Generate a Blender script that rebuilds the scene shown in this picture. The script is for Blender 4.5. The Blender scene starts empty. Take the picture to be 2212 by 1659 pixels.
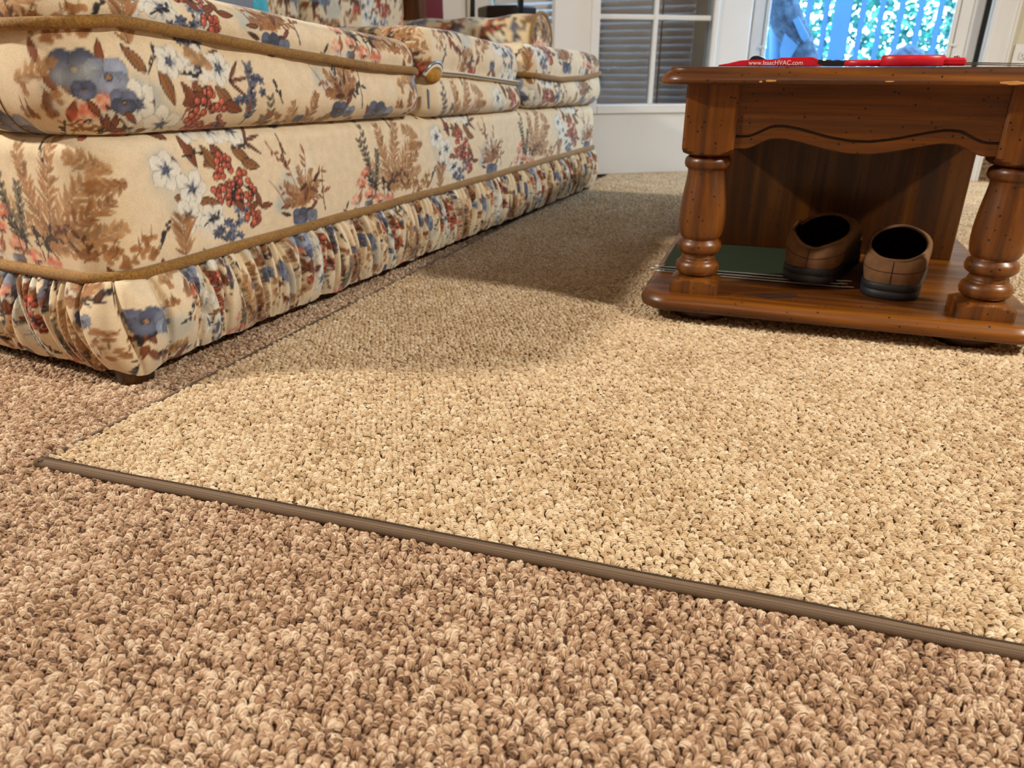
import bpy, bmesh, math, random
import numpy as np
from mathutils import Vector, Matrix, Euler

random.seed(7)
RNG = np.random.default_rng(7)
SC = bpy.context.scene
COL = SC.collection
R = math.radians

# ------------------------------------------------------------------ camera
cam_d = bpy.data.cameras.new('camera')
cam = bpy.data.objects.new('camera', cam_d)
COL.objects.link(cam)
cam.location = (0, 0, 0.42)
cam.rotation_euler = (R(90) - math.atan(684.5 / 1560.0), 0, R(25))
cam_d.sensor_width = 36
cam_d.sensor_fit = 'HORIZONTAL'
cam_d.lens = 36 * 1560.0 / 2212.0
cam_d.clip_start = 0.02
cam_d.dof.use_dof = True
cam_d.dof.focus_distance = 0.80
cam_d.dof.aperture_fstop = 8.0
SC.camera = cam

# ------------------------------------------------------------------ world, sun, lamps, exposure
world = bpy.data.worlds.new('world')
SC.world = world
world.use_nodes = True
wn = world.node_tree.nodes
bg = wn['Background']
bg.inputs[0].default_value = (0.55, 0.77, 1.0, 1)
bg.inputs[1].default_value = 11.0

sun_d = bpy.data.lights.new('sun', 'SUN')
sun_d.energy = 7.0
sun_d.angle = R(1.0)
sun_d.color = (0.9, 1.0, 1.0)
sun = bpy.data.objects.new('sun', sun_d)
COL.objects.link(sun)
sun.rotation_euler = (R(42), 0, R(-12))       # from the house side, over the roof, on to the hedge

LAMPS = [  # recessed ceiling lamps (x, y, watts, radius, colour)
    (-3.0, -0.55, 190, 0.13, (1.0, 0.93, 0.81)),
    (2.55, 0.75, 168, 0.16, (1.0, 0.94, 0.83)),
    (0.3, -1.5, 10, 0.16, (1.0, 0.93, 0.81)),
]
CEIL = 2.5
SC.view_settings.view_transform = 'Standard'
SC.view_settings.look = 'None'
SC.view_settings.gamma = 1.0
SC.view_settings.use_curve_mapping = False
SC.view_settings.exposure = 0.07
SC.cycles.max_bounces = 7
SC.cycles.diffuse_bounces = 3
SC.cycles.use_adaptive_sampling = True
SC.cycles.adaptive_threshold = 0.05
SC.cycles.transparent_max_bounces = 12
SC.cycles.sample_clamp_indirect = 6.0

# ------------------------------------------------------------------ helpers
def lin(c):
    c = np.asarray(c, float) / 255.0
    return np.where(c <= 0.04045, c / 12.92, ((c + 0.055) / 1.055) ** 2.4)
def L4(r, g, b):
    return tuple(float(x) for x in lin((r, g, b))) + (1.0,)

def tag(o, label=None, cat=None, group=None, kind=None):
    if label: o['label'] = label
    if cat: o['category'] = cat
    if group: o['group'] = group
    if kind: o['kind'] = kind
    return o

def empty(name, loc=(0, 0, 0), rz=0.0, parent=None):
    o = bpy.data.objects.new(name, None)
    COL.objects.link(o)
    o.empty_display_size = 0.05
    o.location = loc
    o.rotation_euler = (0, 0, rz)
    if parent: o.parent = parent
    return o

def link(name, me, mat, parent=None):
    if mat is not None:
        me.materials.append(mat)
    o = bpy.data.objects.new(name, me)
    COL.objects.link(o)
    if parent: o.parent = parent
    return o

def pyobj(name, verts, faces, mat, parent=None, smooth=False):
    me = bpy.data.meshes.new(name)
    me.from_pydata([tuple(v) for v in verts], [], [tuple(f) for f in faces])
    if smooth:
        me.polygons.foreach_set('use_smooth', np.ones(len(me.polygons), bool))
    me.update()
    return link(name, me, mat, parent)

def gridobj(name, P, mat, parent=None, closed_u=False, closed_v=False, cols=None, caps=(False, False), smooth=True, flip=False):
    """P: (n, m, 3) grid of points. closed_u joins the last row of n to the first. caps close the first / last m ring with an n-gon."""
    n, m = P.shape[:2]
    idx = np.arange(n * m).reshape(n, m)
    a = idx if closed_u else idx[:-1]
    b = np.roll(idx, -1, 0) if closed_u else idx[1:]
    if closed_v:
        a2, b2 = np.roll(a, -1, 1), np.roll(b, -1, 1)
    else:
        a, a2, b, b2 = a[:, :-1], a[:, 1:], b[:, :-1], b[:, 1:]
    q = np.stack([a, b, b2, a2], -1).reshape(-1, 4)
    if flip: q = q[:, ::-1]
    loops = q.reshape(-1)
    starts = np.arange(len(q)) * 4
    tot = np.full(len(q), 4)
    extra = []
    if caps[0]: extra.append(idx[:, 0] if flip else idx[::-1, 0])
    if caps[1]: extra.append(idx[::-1, -1] if flip else idx[:, -1])
    for e in extra:
        starts = np.append(starts, len(loops)); tot = np.append(tot, len(e)); loops = np.append(loops, e)
    me = bpy.data.meshes.new(name)
    me.vertices.add(n * m)
    me.vertices.foreach_set('co', np.ascontiguousarray(P, np.float32).reshape(-1))
    me.loops.add(len(loops))
    me.loops.foreach_set('vertex_index', loops.astype(np.int32))
    me.polygons.add(len(starts))
    me.polygons.foreach_set('loop_start', starts.astype(np.int32))
    me.polygons.foreach_set('loop_total', tot.astype(np.int32))
    sm_ = np.full(len(starts), bool(smooth)); sm_[len(q):] = False
    me.polygons.foreach_set('use_smooth', sm_)
    me.update(calc_edges=True)
    me.validate()
    if cols is not None:
        at = me.color_attributes.new('Col', 'FLOAT_COLOR', 'POINT')
        c4 = np.ones((n * m, 4), np.float32)
        c4[:, :3] = cols.reshape(-1, 3)
        at.data.foreach_set('color', c4.reshape(-1))
    return link(name, me, mat, parent)

def boxobj(name, lo, hi, mat, parent=None, bevel=0.0, seg=2, rot=None):
    """an axis-aligned box from lo to hi (in the parent's space), edges bevelled"""
    bm = bmesh.new()
    bmesh.ops.create_cube(bm, size=1)
    lo, hi = Vector(lo), Vector(hi)
    for v in bm.verts:
        v.co = Vector((lo[i] + (v.co[i] + 0.5) * (hi[i] - lo[i]) for i in range(3)))
    if bevel:
        bmesh.ops.bevel(bm, geom=bm.edges[:], offset=bevel, segments=seg, affect='EDGES', profile=0.5)
    if rot is not None:
        c = (lo + hi) / 2
        bmesh.ops.rotate(bm, verts=bm.verts[:], cent=c, matrix=rot)
    me = bpy.data.meshes.new(name)
    bm.to_mesh(me); bm.free()
    return link(name, me, mat, parent)

def tubeP(pts, r, nseg=8, flat=1.0):
    """grid of a tube along pts; r number or array"""
    pts = np.asarray(pts, float)
    n = len(pts)
    r = np.broadcast_to(np.asarray(r, float), (n,))
    t = np.gradient(pts, axis=0)
    t /= np.linalg.norm(t, axis=1)[:, None] + 1e-12
    ref = np.array([0, 0, 1.0])
    s = np.cross(t, ref)
    bad = np.linalg.norm(s, axis=1) < 1e-3
    s[bad] = np.cross(t[bad], [0, 1.0, 0])
    s /= np.linalg.norm(s, axis=1)[:, None]
    u = np.cross(s, t)
    a = np.linspace(0, 2 * np.pi, nseg, endpoint=False)
    return pts[:, None] + r[:, None, None] * (np.cos(a)[None, :, None] * s[:, None] + flat * np.sin(a)[None, :, None] * u[:, None])

def tubeobj(name, pts, r, mat, parent=None, nseg=8, closed=False, flat=1.0):
    P = tubeP(pts, r, nseg, flat)
    if closed:
        return gridobj(name, P, mat, parent, closed_u=True, closed_v=True)
    P2 = np.transpose(P, (1, 0, 2))
    return gridobj(name, P2, mat, parent, closed_u=True, caps=(True, True), flip=True)

def latheobj(name, prof, mat, parent=None, nseg=40, loc=(0, 0, 0)):
    """prof: list of (r, z) from the bottom up"""
    prof = np.asarray(prof, float)
    a = np.linspace(0, 2 * np.pi, nseg, endpoint=False)
    P = np.zeros((nseg, len(prof), 3))
    P[..., 0] = np.cos(a)[:, None] * prof[None, :, 0] + loc[0]
    P[..., 1] = np.sin(a)[:, None] * prof[None, :, 0] + loc[1]
    P[..., 2] = prof[None, :, 1] + loc[2]
    return gridobj(name, P, mat, parent, closed_u=True, caps=(True, True))

def smooth_noise(x, seed, k=6, f=1.0):
    """cheap smooth 1-D noise in about -1..1"""
    g = np.random.default_rng(seed)
    out = np.zeros_like(x, dtype=float)
    for i in range(k):
        out += np.sin(x * f * g.uniform(0.6, 3.2) * 2 * np.pi + g.uniform(0, 6.28)) * g.uniform(0.4, 1.0)
    return out / (k * 0.6)

def round_poly(poly, radii, step=0.001):
    """rounded closed polygon (CCW) as a fine polyline"""
    out = []
    n = len(poly)
    for i in range(n):
        p0, p, p1 = (np.array(poly[j % n], float) for j in (i - 1, i, i + 1))
        r = radii[i] if hasattr(radii, '__len__') else radii
        d0 = (p0 - p) / np.linalg.norm(p0 - p); d1 = (p1 - p) / np.linalg.norm(p1 - p)
        ang = math.acos(max(-1, min(1, float(d0 @ d1))))
        tl = r / math.tan(ang / 2)
        a, b = p + d0 * tl, p + d1 * tl
        cdir = (d0 + d1); cdir /= np.linalg.norm(cdir)
        c = p + cdir * (r / math.sin(ang / 2))
        va, vb = a - c, b - c
        k = max(3, int(r * (math.pi - ang) / step))
        a0 = math.atan2(va[1], va[0]); a1 = math.atan2(vb[1], vb[0])
        d = (a1 - a0 + math.pi) % (2 * math.pi) - math.pi
        for q in range(k + 1):
            th = a0 + d * q / k
            out.append(c + r * np.array([math.cos(th), math.sin(th)]))
    pts = np.array(out)
    # straight fills
    full = []
    for i in range(len(pts)):
        p, q = pts[i], pts[(i + 1) % len(pts)]
        L = np.linalg.norm(q - p)
        k = max(1, int(L / step))
        full.append(p[None] + (q - p)[None] * (np.arange(k) / k)[:, None])
    return np.concatenate(full)

def resample(fine, spacing):
    """closed polyline -> points with the local spacing(x, y); also outward normals and arc length"""
    nx = np.roll(fine, -1, 0)
    seg = np.linalg.norm(nx - fine, axis=1)
    s = np.concatenate([[0], np.cumsum(seg)[:-1]])
    tot = seg.sum()
    dens = 1.0 / spacing(fine[:, 0], fine[:, 1])
    cum = np.concatenate([[0], np.cumsum(dens * seg)])
    n = int(cum[-1])
    want = np.arange(n) * cum[-1] / n
    sv = np.interp(want, cum, np.append(s, tot))
    F = np.vstack([fine, fine[:1]])
    S = np.append(s, tot)
    pts = np.stack([np.interp(sv, S, F[:, k]) for k in (0, 1)], 1)
    t = np.stack([np.interp((sv + 0.002) % tot, S, F[:, k]) - np.interp((sv - 0.002) % tot, S, F[:, k]) for k in (0, 1)], 1)
    t /= np.linalg.norm(t, axis=1)[:, None] + 1e-12
    nrm = np.stack([t[:, 1], -t[:, 0]], 1)
    return pts, nrm, sv, tot

# ------------------------------------------------------------------ materials
MATS = {}
def nodes_of(name):
    m = bpy.data.materials.new(name)
    m.use_nodes = True
    nt = m.node_tree
    return m, nt, nt.nodes['Principled BSDF'], nt.nodes, nt.links

def ramp(nd, stops, interp='LINEAR'):
    r = nd.new('ShaderNodeValToRGB')
    r.color_ramp.interpolation = interp
    el = r.color_ramp.elements
    while len(el) < len(stops): el.new(0.5)
    for e, (p, c) in zip(el, stops):
        e.position = p
        e.color = c
    return r

def mixc(nd, lk, a, b, f, mode='MIX'):
    m = nd.new('ShaderNodeMix'); m.data_type = 'RGBA'; m.blend_type = mode
    for s, v in ((0, f), (6, a), (7, b)):
        if hasattr(v, 'is_linked') or hasattr(v, 'links'):
            lk.new(v, m.inputs[s])
        else:
            m.inputs[s].default_value = v
    return m.outputs[2]

def texc(nd, lk, scale=(1, 1, 1), rot=(0, 0, 0), coord='Object'):
    tc = nd.new('ShaderNodeTexCoord'); mp = nd.new('ShaderNodeMapping')
    lk.new(tc.outputs[coord], mp.inputs[0])
    mp.inputs['Scale'].default_value = scale
    mp.inputs['Rotation'].default_value = rot
    return mp.outputs[0]

def noise(nd, lk, vec, scale, detail=3, rough=0.55, dist=0.0):
    n = nd.new('ShaderNodeTexNoise')
    n.inputs['Scale'].default_value = scale
    n.inputs['Detail'].default_value = detail
    n.inputs['Roughness'].default_value = rough
    n.inputs['Distortion'].default_value = dist
    if vec is not None: lk.new(vec, n.inputs['Vector'])
    return n.outputs['Fac']

def bump(nd, lk, h, strength, dist, bs):
    b = nd.new('ShaderNodeBump')
    b.inputs['Strength'].default_value = strength
    b.inputs['Distance'].default_value = dist
    lk.new(h, b.inputs['Height'])
    lk.new(b.outputs[0], bs.inputs['Normal'])
    return b

def plain(name, rgb, rough=0.6, var=0.06, vscale=20, metallic=0.0, spec=0.5, bmp=0.0, bscale=200, coat=0.0):
    if name in MATS: return MATS[name]
    m, nt, bs, nd, lk = nodes_of(name)
    v = texc(nd, lk)
    f = noise(nd, lk, v, vscale, 4)
    c = np.array(lin(rgb))
    r = ramp(nd, [(0.25, tuple(c * (1 - var)) + (1,)), (0.75, tuple(np.minimum(c * (1 + var), 1)) + (1,))])
    lk.new(f, r.inputs[0]); lk.new(r.outputs[0], bs.inputs['Base Color'])
    bs.inputs['Roughness'].default_value = rough
    bs.inputs['Metallic'].default_value = metallic
    bs.inputs['Specular IOR Level'].default_value = spec
    bs.inputs['Coat Weight'].default_value = coat
    if bmp:
        bump(nd, lk, noise(nd, lk, v, bscale, 3), bmp, 0.002, bs)
    MATS[name] = m
    return m

def wood(name, axis, tone=1.0, rough=0.36, marks=1.0):
    """pine stained a warm brown, grain along axis, worm holes and small dents"""
    if name in MATS: return MATS[name]
    m, nt, bs, nd, lk = nodes_of(name)
    sc = [26, 26, 26]; sc[axis] = 1.6
    v = texc(nd, lk, tuple(sc))
    f = noise(nd, lk, v, 1.0, 6, 0.6, 0.6)
    c1, c2, c3 = (np.array(lin(c)) * tone for c in ((48, 22, 6), (102, 57, 11), (150, 92, 20)))
    r = ramp(nd, [(0.28, tuple(c1) + (1,)), (0.5, tuple(c2) + (1,)), (0.75, tuple(c3) + (1,))])
    lk.new(f, r.inputs[0])
    sc2 = [160, 160, 160]; sc2[axis] = 5
    f2 = noise(nd, lk, texc(nd, lk, tuple(sc2)), 1.0, 3)
    r2 = ramp(nd, [(0.35, (0.72, 0.68, 0.66, 1)), (0.6, (1.08, 1.05, 1.0, 1))])
    lk.new(f2, r2.inputs[0])
    col = mixc(nd, lk, r.outputs[0], r2.outputs[0], 1.0, 'MULTIPLY')
    # broad figure of the boards
    f4 = noise(nd, lk, texc(nd, lk, tuple((6, 6, 6) if k != axis else (1.2,) * 3 for k in ()) or (5, 5, 5)), 1.0, 2)
    r4 = ramp(nd, [(0.3, (0.8, 0.74, 0.7, 1)), (0.7, (1.1, 1.1, 1.1, 1))])
    lk.new(f4, r4.inputs[0])
    col = mixc(nd, lk, col, r4.outputs[0], 1.0, 'MULTIPLY')
    if marks:
        vo = nd.new('ShaderNodeTexVoronoi'); vo.inputs['Scale'].default_value = 85
        vo.inputs['Randomness'].default_value = 1.0
        lk.new(texc(nd, lk), vo.inputs['Vector'])
        rd = ramp(nd, [(0.12, (1, 1, 1, 1)), (0.17, (0, 0, 0, 1))]); lk.new(vo.outputs['Distance'], rd.inputs[0])
        f3 = noise(nd, lk, texc(nd, lk), 30, 2)
        rm = ramp(nd, [(0.43, (0, 0, 0, 1)), (0.49, (1, 1, 1, 1))]); lk.new(f3, rm.inputs[0])
        mm = nd.new('ShaderNodeMath'); mm.operation = 'MULTIPLY'
        lk.new(rd.outputs[0], mm.inputs[0]); lk.new(rm.outputs[0], mm.inputs[1])
        col = mixc(nd, lk, col, (0.006, 0.003, 0.002, 1), mm.outputs[0])
    lk.new(col, bs.inputs['Base Color'])
    rr = ramp(nd, [(0.3, (rough + 0.12,) * 3 + (1,)), (0.7, (rough - 0.04,) * 3 + (1,))])
    lk.new(f, rr.inputs[0]); lk.new(rr.outputs[0], bs.inputs['Roughness'])
    bs.inputs['Coat Weight'].default_value = 0.14
    bs.inputs['Coat Roughness'].default_value = 0.22
    bump(nd, lk, f2, 0.12, 0.001, bs)
    MATS[name] = m
    return m

def fabric_mat():
    if 'floral_velour' in MATS: return MATS['floral_velour']
    m, nt, bs, nd, lk = nodes_of('floral_velour')
    at = nd.new('ShaderNodeAttribute'); at.attribute_name = 'Col'
    v = texc(nd, lk)
    n1 = noise(nd, lk, v, 900, 2)
    n2 = noise(nd, lk, v, 60, 3)
    r1 = ramp(nd, [(0.3, (0.84, 0.83, 0.82, 1)), (0.7, (1.1, 1.1, 1.1, 1))]); lk.new(n1, r1.inputs[0])
    r2 = ramp(nd, [(0.3, (0.93, 0.92, 0.9, 1)), (0.7, (1.05, 1.05, 1.05, 1))]); lk.new(n2, r2.inputs[0])
    c = mixc(nd, lk, at.outputs['Color'], r1.outputs[0], 1.0, 'MULTIPLY')
    c = mixc(nd, lk, c, r2.outputs[0], 1.0, 'MULTIPLY')
    lk.new(c, bs.inputs['Base Color'])
    bs.inputs['Roughness'].default_value = 0.85
    bs.inputs['Specular IOR Level'].default_value = 0.2
    bs.inputs['Sheen Weight'].default_value = 0.35
    bs.inputs['Sheen Roughness'].default_value = 0.4
    bs.inputs['Sheen Tint'].default_value = (1, 0.95, 0.88, 1)
    bump(nd, lk, n1, 0.25, 0.0008, bs)
    MATS['floral_velour'] = m
    return m

def cord_mat(name, rgb, sc=700):
    if name in MATS: return MATS[name]
    m, nt, bs, nd, lk = nodes_of(name)
    v = texc(nd, lk)
    f = noise(nd, lk, v, sc, 2)
    f2 = noise(nd, lk, v, 40, 2)
    c = np.array(lin(rgb))
    r = ramp(nd, [(0.3, tuple(c * 0.6) + (1,)), (0.7, tuple(c * 1.25) + (1,))]); lk.new(f, r.inputs[0])
    r2 = ramp(nd, [(0.3, (0.85, 0.85, 0.85, 1)), (0.7, (1.1, 1.1, 1.1, 1))]); lk.new(f2, r2.inputs[0])
    lk.new(mixc(nd, lk, r.outputs[0], r2.outputs[0], 1.0, 'MULTIPLY'), bs.inputs['Base Color'])
    bs.inputs['Roughness'].default_value = 0.9
    bs.inputs['Sheen Weight'].default_value = 0.2
    bump(nd, lk, f, 0.5, 0.001, bs)
    MATS[name] = m
    return m

def tuft_mat(name, dark, mid, light):
    m, nt, bs, nd, lk = nodes_of(name)
    at = nd.new('ShaderNodeAttribute'); at.attribute_name = 'Col'
    oi = nd.new('ShaderNodeObjectInfo')
    geo = nd.new('ShaderNodeNewGeometry')
    n1 = noise(nd, lk, geo.outputs['Position'], 7.0, 3)
    n2 = noise(nd, lk, texc(nd, lk), 900, 2)
    # strand tone + loop tone + patches of wear
    a = nd.new('ShaderNodeMath'); a.operation = 'MULTIPLY_ADD'
    lk.new(oi.outputs['Random'], a.inputs[0]); a.inputs[1].default_value = 0.36; a.inputs[2].default_value = -0.18
    b = nd.new('ShaderNodeMath'); b.operation = 'ADD'
    lk.new(at.outputs['Fac'], b.inputs[0]); lk.new(a.outputs[0], b.inputs[1])
    c = nd.new('ShaderNodeMath'); c.operation = 'MULTIPLY_ADD'
    lk.new(n1, c.inputs[0]); c.inputs[1].default_value = 0.5; c.inputs[2].default_value = -0.25
    d = nd.new('ShaderNodeMath'); d.operation = 'ADD'
    lk.new(b.outputs[0], d.inputs[0]); lk.new(c.outputs[0], d.inputs[1])
    r = ramp(nd, [(0.0, dark), (0.5, mid), (1.0, light)]); lk.new(d.outputs[0], r.inputs[0])
    r2 = ramp(nd, [(0.35, (0.8, 0.8, 0.8, 1)), (0.65, (1.1, 1.1, 1.1, 1))]); lk.new(n2, r2.inputs[0])
    lk.new(mixc(nd, lk, r.outputs[0], r2.outputs[0], 1.0, 'MULTIPLY'), bs.inputs['Base Color'])
    bs.inputs['Roughness'].default_value = 0.85
    bs.inputs['Specular IOR Level'].default_value = 0.25
    bs.inputs['Sheen Weight'].default_value = 0.15
    return m

def carpet_flat(name, rgb_dark, rgb_light):
    """looped carpet seen from too far to tell the loops"""
    m, nt, bs, nd, lk = nodes_of(name)
    v = texc(nd, lk)
    vo = nd.new('ShaderNodeTexVoronoi'); vo.inputs['Scale'].default_value = 130; lk.new(v, vo.inputs['Vector'])
    r = ramp(nd, [(0.0, L4(*rgb_light)), (0.8, L4(*rgb_dark))]); lk.new(vo.outputs['Distance'], r.inputs[0])
    lk.new(r.outputs[0], bs.inputs['Base Color'])
    bs.inputs['Roughness'].default_value = 0.95
    bs.inputs['Specular IOR Level'].default_value = 0.1
    bump(nd, lk, vo.outputs['Distance'], 0.6, 0.004, bs).invert = True
    return m

def glass_mat(name, tint, gloss=0.08):
    m, nt, bs, nd, lk = nodes_of(name)
    nd.remove(bs)
    out = nd['Material Output']
    tr = nd.new('ShaderNodeBsdfTransparent'); tr.inputs[0].default_value = tint
    gl = nd.new('ShaderNodeBsdfGlossy'); gl.inputs['Roughness'].default_value = 0.02
    mx = nd.new('ShaderNodeMixShader'); mx.inputs[0].default_value = gloss
    lk.new(tr.outputs[0], mx.inputs[1]); lk.new(gl.outputs[0], mx.inputs[2]); lk.new(mx.outputs[0], out.inputs[0])
    return m

def emis(name, rgb, strength):
    m, nt, bs, nd, lk = nodes_of(name)
    bs.inputs['Base Color'].default_value = rgb + (1,)
    bs.inputs['Emission Color'].default_value = rgb + (1,)
    bs.inputs['Emission Strength'].default_value = strength
    return m

M_white = plain('white_paint', (226, 226, 226), 0.45, 0.03, 6)
M_wall = plain('wall_paint', (203, 198, 176), 0.8, 0.03, 5, bmp=0.1, bscale=300)
M_ceil = plain('ceiling_paint', (200, 196, 190), 0.9, 0.02, 4)
M_black = plain('black_rubber_and_gap', (26, 26, 27), 0.6, 0.1, 30)
M_wall_unseen = plain('unseen_wall_brown', (122, 98, 74), 0.7, 0.12, 6)  # mid-brown put on the unseen walls to cut the bounced light
M_floor = carpet_flat('floor_carpet', (96, 74, 58), (178, 148, 122))
M_base_carpet = carpet_flat('carpet_base', (84, 66, 46), (158, 132, 102))

# ------------------------------------------------------------------ the room
XL, XR, YB, YN = -4.2, 3.6, 3.41, -2.6
WT = 0.14
floor = boxobj('floor', (XL - 0.1, YN - 0.1, -0.1), (XR + 0.1, YB + 0.0, 0.0), M_floor)
tag(floor, 'tan looped wall to wall carpet', kind='structure')
OPX0, OPX1, OPZ = -0.53, 0.345, 2.08          # the doorway to the deck
def wall_panel(name, boxes, mat):
    vs, fs = [], []
    for lo, hi in boxes:
        b = len(vs)
        for x in (lo[0], hi[0]):
            for y in (lo[1], hi[1]):
                for z in (lo[2], hi[2]):
                    vs.append((x, y, z))
        fs += [tuple(b + i for i in f) for f in ((0, 1, 3, 2), (4, 6, 7, 5), (0, 4, 5, 1), (2, 3, 7, 6), (0, 2, 6, 4), (1, 5, 7, 3))]
    return pyobj(name, vs, fs, mat)
WIN = (-1.70, -0.74, 0.25, 1.62)              # the window behind the sofa (x0, x1, z0, z1)
wb = wall_panel('wall_back', [((XL, YB, 0), (WIN[0], YB + WT, CEIL)), ((WIN[1], YB, 0), (OPX0, YB + WT, CEIL)), ((WIN[0], YB, 0), (WIN[1], YB + WT, WIN[2])),
                              ((WIN[0], YB, WIN[3]), (WIN[1], YB + WT, CEIL)), ((OPX0, YB, OPZ), (OPX1, YB + WT, CEIL)), ((OPX1, YB, 0), (XR, YB + WT, CEIL))], M_wall)
tag(wb, kind='structure')
tag(boxobj('wall_left', (XL - 0.1, YN, 0), (XL, YB + WT, CEIL), M_wall_unseen), kind='structure')
tag(boxobj('wall_right', (XR, YN, 0), (XR + 0.1, YB + WT, CEIL), M_wall_unseen), kind='structure')
tag(boxobj('wall_front', (XL - 0.1, YN - 0.1, 0), (XR + 0.1, YN, CEIL), M_wall_unseen), kind='structure')
tag(boxobj('ceiling', (XL - 0.1, YN - 0.1, CEIL), (XR + 0.1, YB + WT, CEIL + 0.1), M_ceil), kind='structure')
tag(boxobj('baseboard_back', (OPX1 + 0.075, YB - 0.012, 0.0), (XR, YB, 0.1), M_base_carpet, bevel=0.004), 'strip of tan carpet used as a skirting board under the wall', kind='structure')

def ceiling_lamp(x, y, watts, rad, colr, label):
    t = empty('ceiling_lamp', (x, y, CEIL))
    tag(t, label, 'lamp', 'recessed ceiling lamps')
    P = []
    for r_, z_ in ((rad * 0.98, 0.0), (rad * 1.22, 0.0), (rad * 1.22, -0.006), (rad * 0.98, -0.012), (rad * 0.98, 0.0)):
        P.append((r_, z_))
    latheobj('trim_ring', P[:4], M_white, t, 32)
    ld = bpy.data.lights.new('lamp_light', 'AREA')
    ld.shape = 'DISK'; ld.size = rad * 2; ld.energy = watts; ld.color = colr
    lo = bpy.data.objects.new('lamp_light', ld)
    COL.objects.link(lo); lo.parent = t; lo.location = (0, 0, -0.02)
for (x, y, w_, r_, c_), lb in zip(LAMPS, ('round recessed ceiling lamp over the far side of the sofa', 'round recessed ceiling lamp over the coffee table side of the room', 'round recessed ceiling lamp above the foreground carpet')):
    ceiling_lamp(x, y, w_, r_, c_, lb)

# ------------------------------------------------------------------ looped carpet pile
def make_tufts(prefix, mat, seed, tones, nvar=7):
    c = bpy.data.collections.new(prefix + '_loops')           # kept out of the scene: only the pile instances it
    g = np.random.default_rng(seed)
    for k in range(nvar):
        a = g.uniform(0.0026, 0.0036); h = g.uniform(0.0044, 0.0060); lean = g.uniform(-0.0012, 0.0012)
        ns = 5
        V, F, A = [], [], []
        q = np.linspace(0, 1, 9)
        hl = g.uniform(0.8, 1.15)
        loop_tone = tones[k]
        for s in range(ns):
            e = s - 2
            hh = h * hl * (1 - 0.055 * e * e) + g.normal(0, 0.00025)
            aa = a * (1 - 0.03 * e * e)
            tw = g.uniform(-0.0011, 0.0011)
            pts = np.stack([-aa * np.cos(q * np.pi) + g.normal(0, 0.0002), e * 0.00098 * (1 + 0.25 * np.sin(q * np.pi)) + tw * (q - 0.5) * 2 + lean * np.sin(q * np.pi), hh * np.sin(q * np.pi) ** 0.7 - 0.0012], 1)
            T = tubeP(pts, 0.00082 * (0.85 + 0.35 * g.random()) * (0.75 + 0.3 * np.sin(q * np.pi)), 5)
            b = len(V)
            V += list(T.reshape(-1, 3))
            A += [float(np.clip(loop_tone + g.normal(0, 0.13), 0.05, 1))] * (9 * 5)
            for i in range(8):
                for j in range(5):
                    F.append((b + i * 5 + j, b + i * 5 + (j + 1) % 5, b + (i + 1) * 5 + (j + 1) % 5, b + (i + 1) * 5 + j))
        core = np.stack([-a * np.cos(q * np.pi), 0 * q, h * hl * np.sin(q * np.pi) ** 0.7 - 0.0012], 1)
        # body of the loop behind the strands
        pa, pb = np.linspace(0, 2 * np.pi, 8, endpoint=False), np.linspace(0.05, np.pi / 2, 4)
        b = len(V)
        for tb_ in pb[::-1]:
            for ta in pa: V.append(np.array([math.cos(ta) * math.sin(tb_) * a * 0.98, math.sin(ta) * math.sin(tb_) * 0.0027, math.cos(tb_) * h * hl * 0.88 - 0.0008]))
        A += [float(np.clip(loop_tone - 0.10, 0.05, 1))] * 32
        for i in range(3):
            for j in range(8): F.append((b + i * 8 + j, b + i * 8 + (j + 1) % 8, b + (i + 1) * 8 + (j + 1) % 8, b + (i + 1) * 8 + j))
        # one stray fibre
        if k % 2 == 0:
            pts = core[2:8] * [0.9, 1, 1.10] + np.stack([0 * q[2:8], np.linspace(-1, 1, 6) * g.uniform(-0.0022, 0.0022), 0 * q[2:8] + 0.0005], 1)
            T = tubeP(pts, 0.0005, 4); b = len(V); V += list(T.reshape(-1, 3)); A += [0.95] * (6 * 4)
            for i in range(5):
                for j in range(4):
                    F.append((b + i * 4 + j, b + i * 4 + (j + 1) % 4, b + (i + 1) * 4 + (j + 1) % 4, b + (i + 1) * 4 + j))
        me = bpy.data.meshes.new('yarn_loop')
        me.from_pydata([tuple(v) for v in V], [], F)
        me.polygons.foreach_set('use_smooth', np.ones(len(me.polygons), bool))
        at = me.attributes.new('Col', 'FLOAT', 'POINT'); at.data.foreach_set('value', np.array(A, np.float32))
        me.materials.append(mat); me.update()
        o = bpy.data.objects.new('yarn_loop', me)
        c.objects.link(o)
    return c

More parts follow.
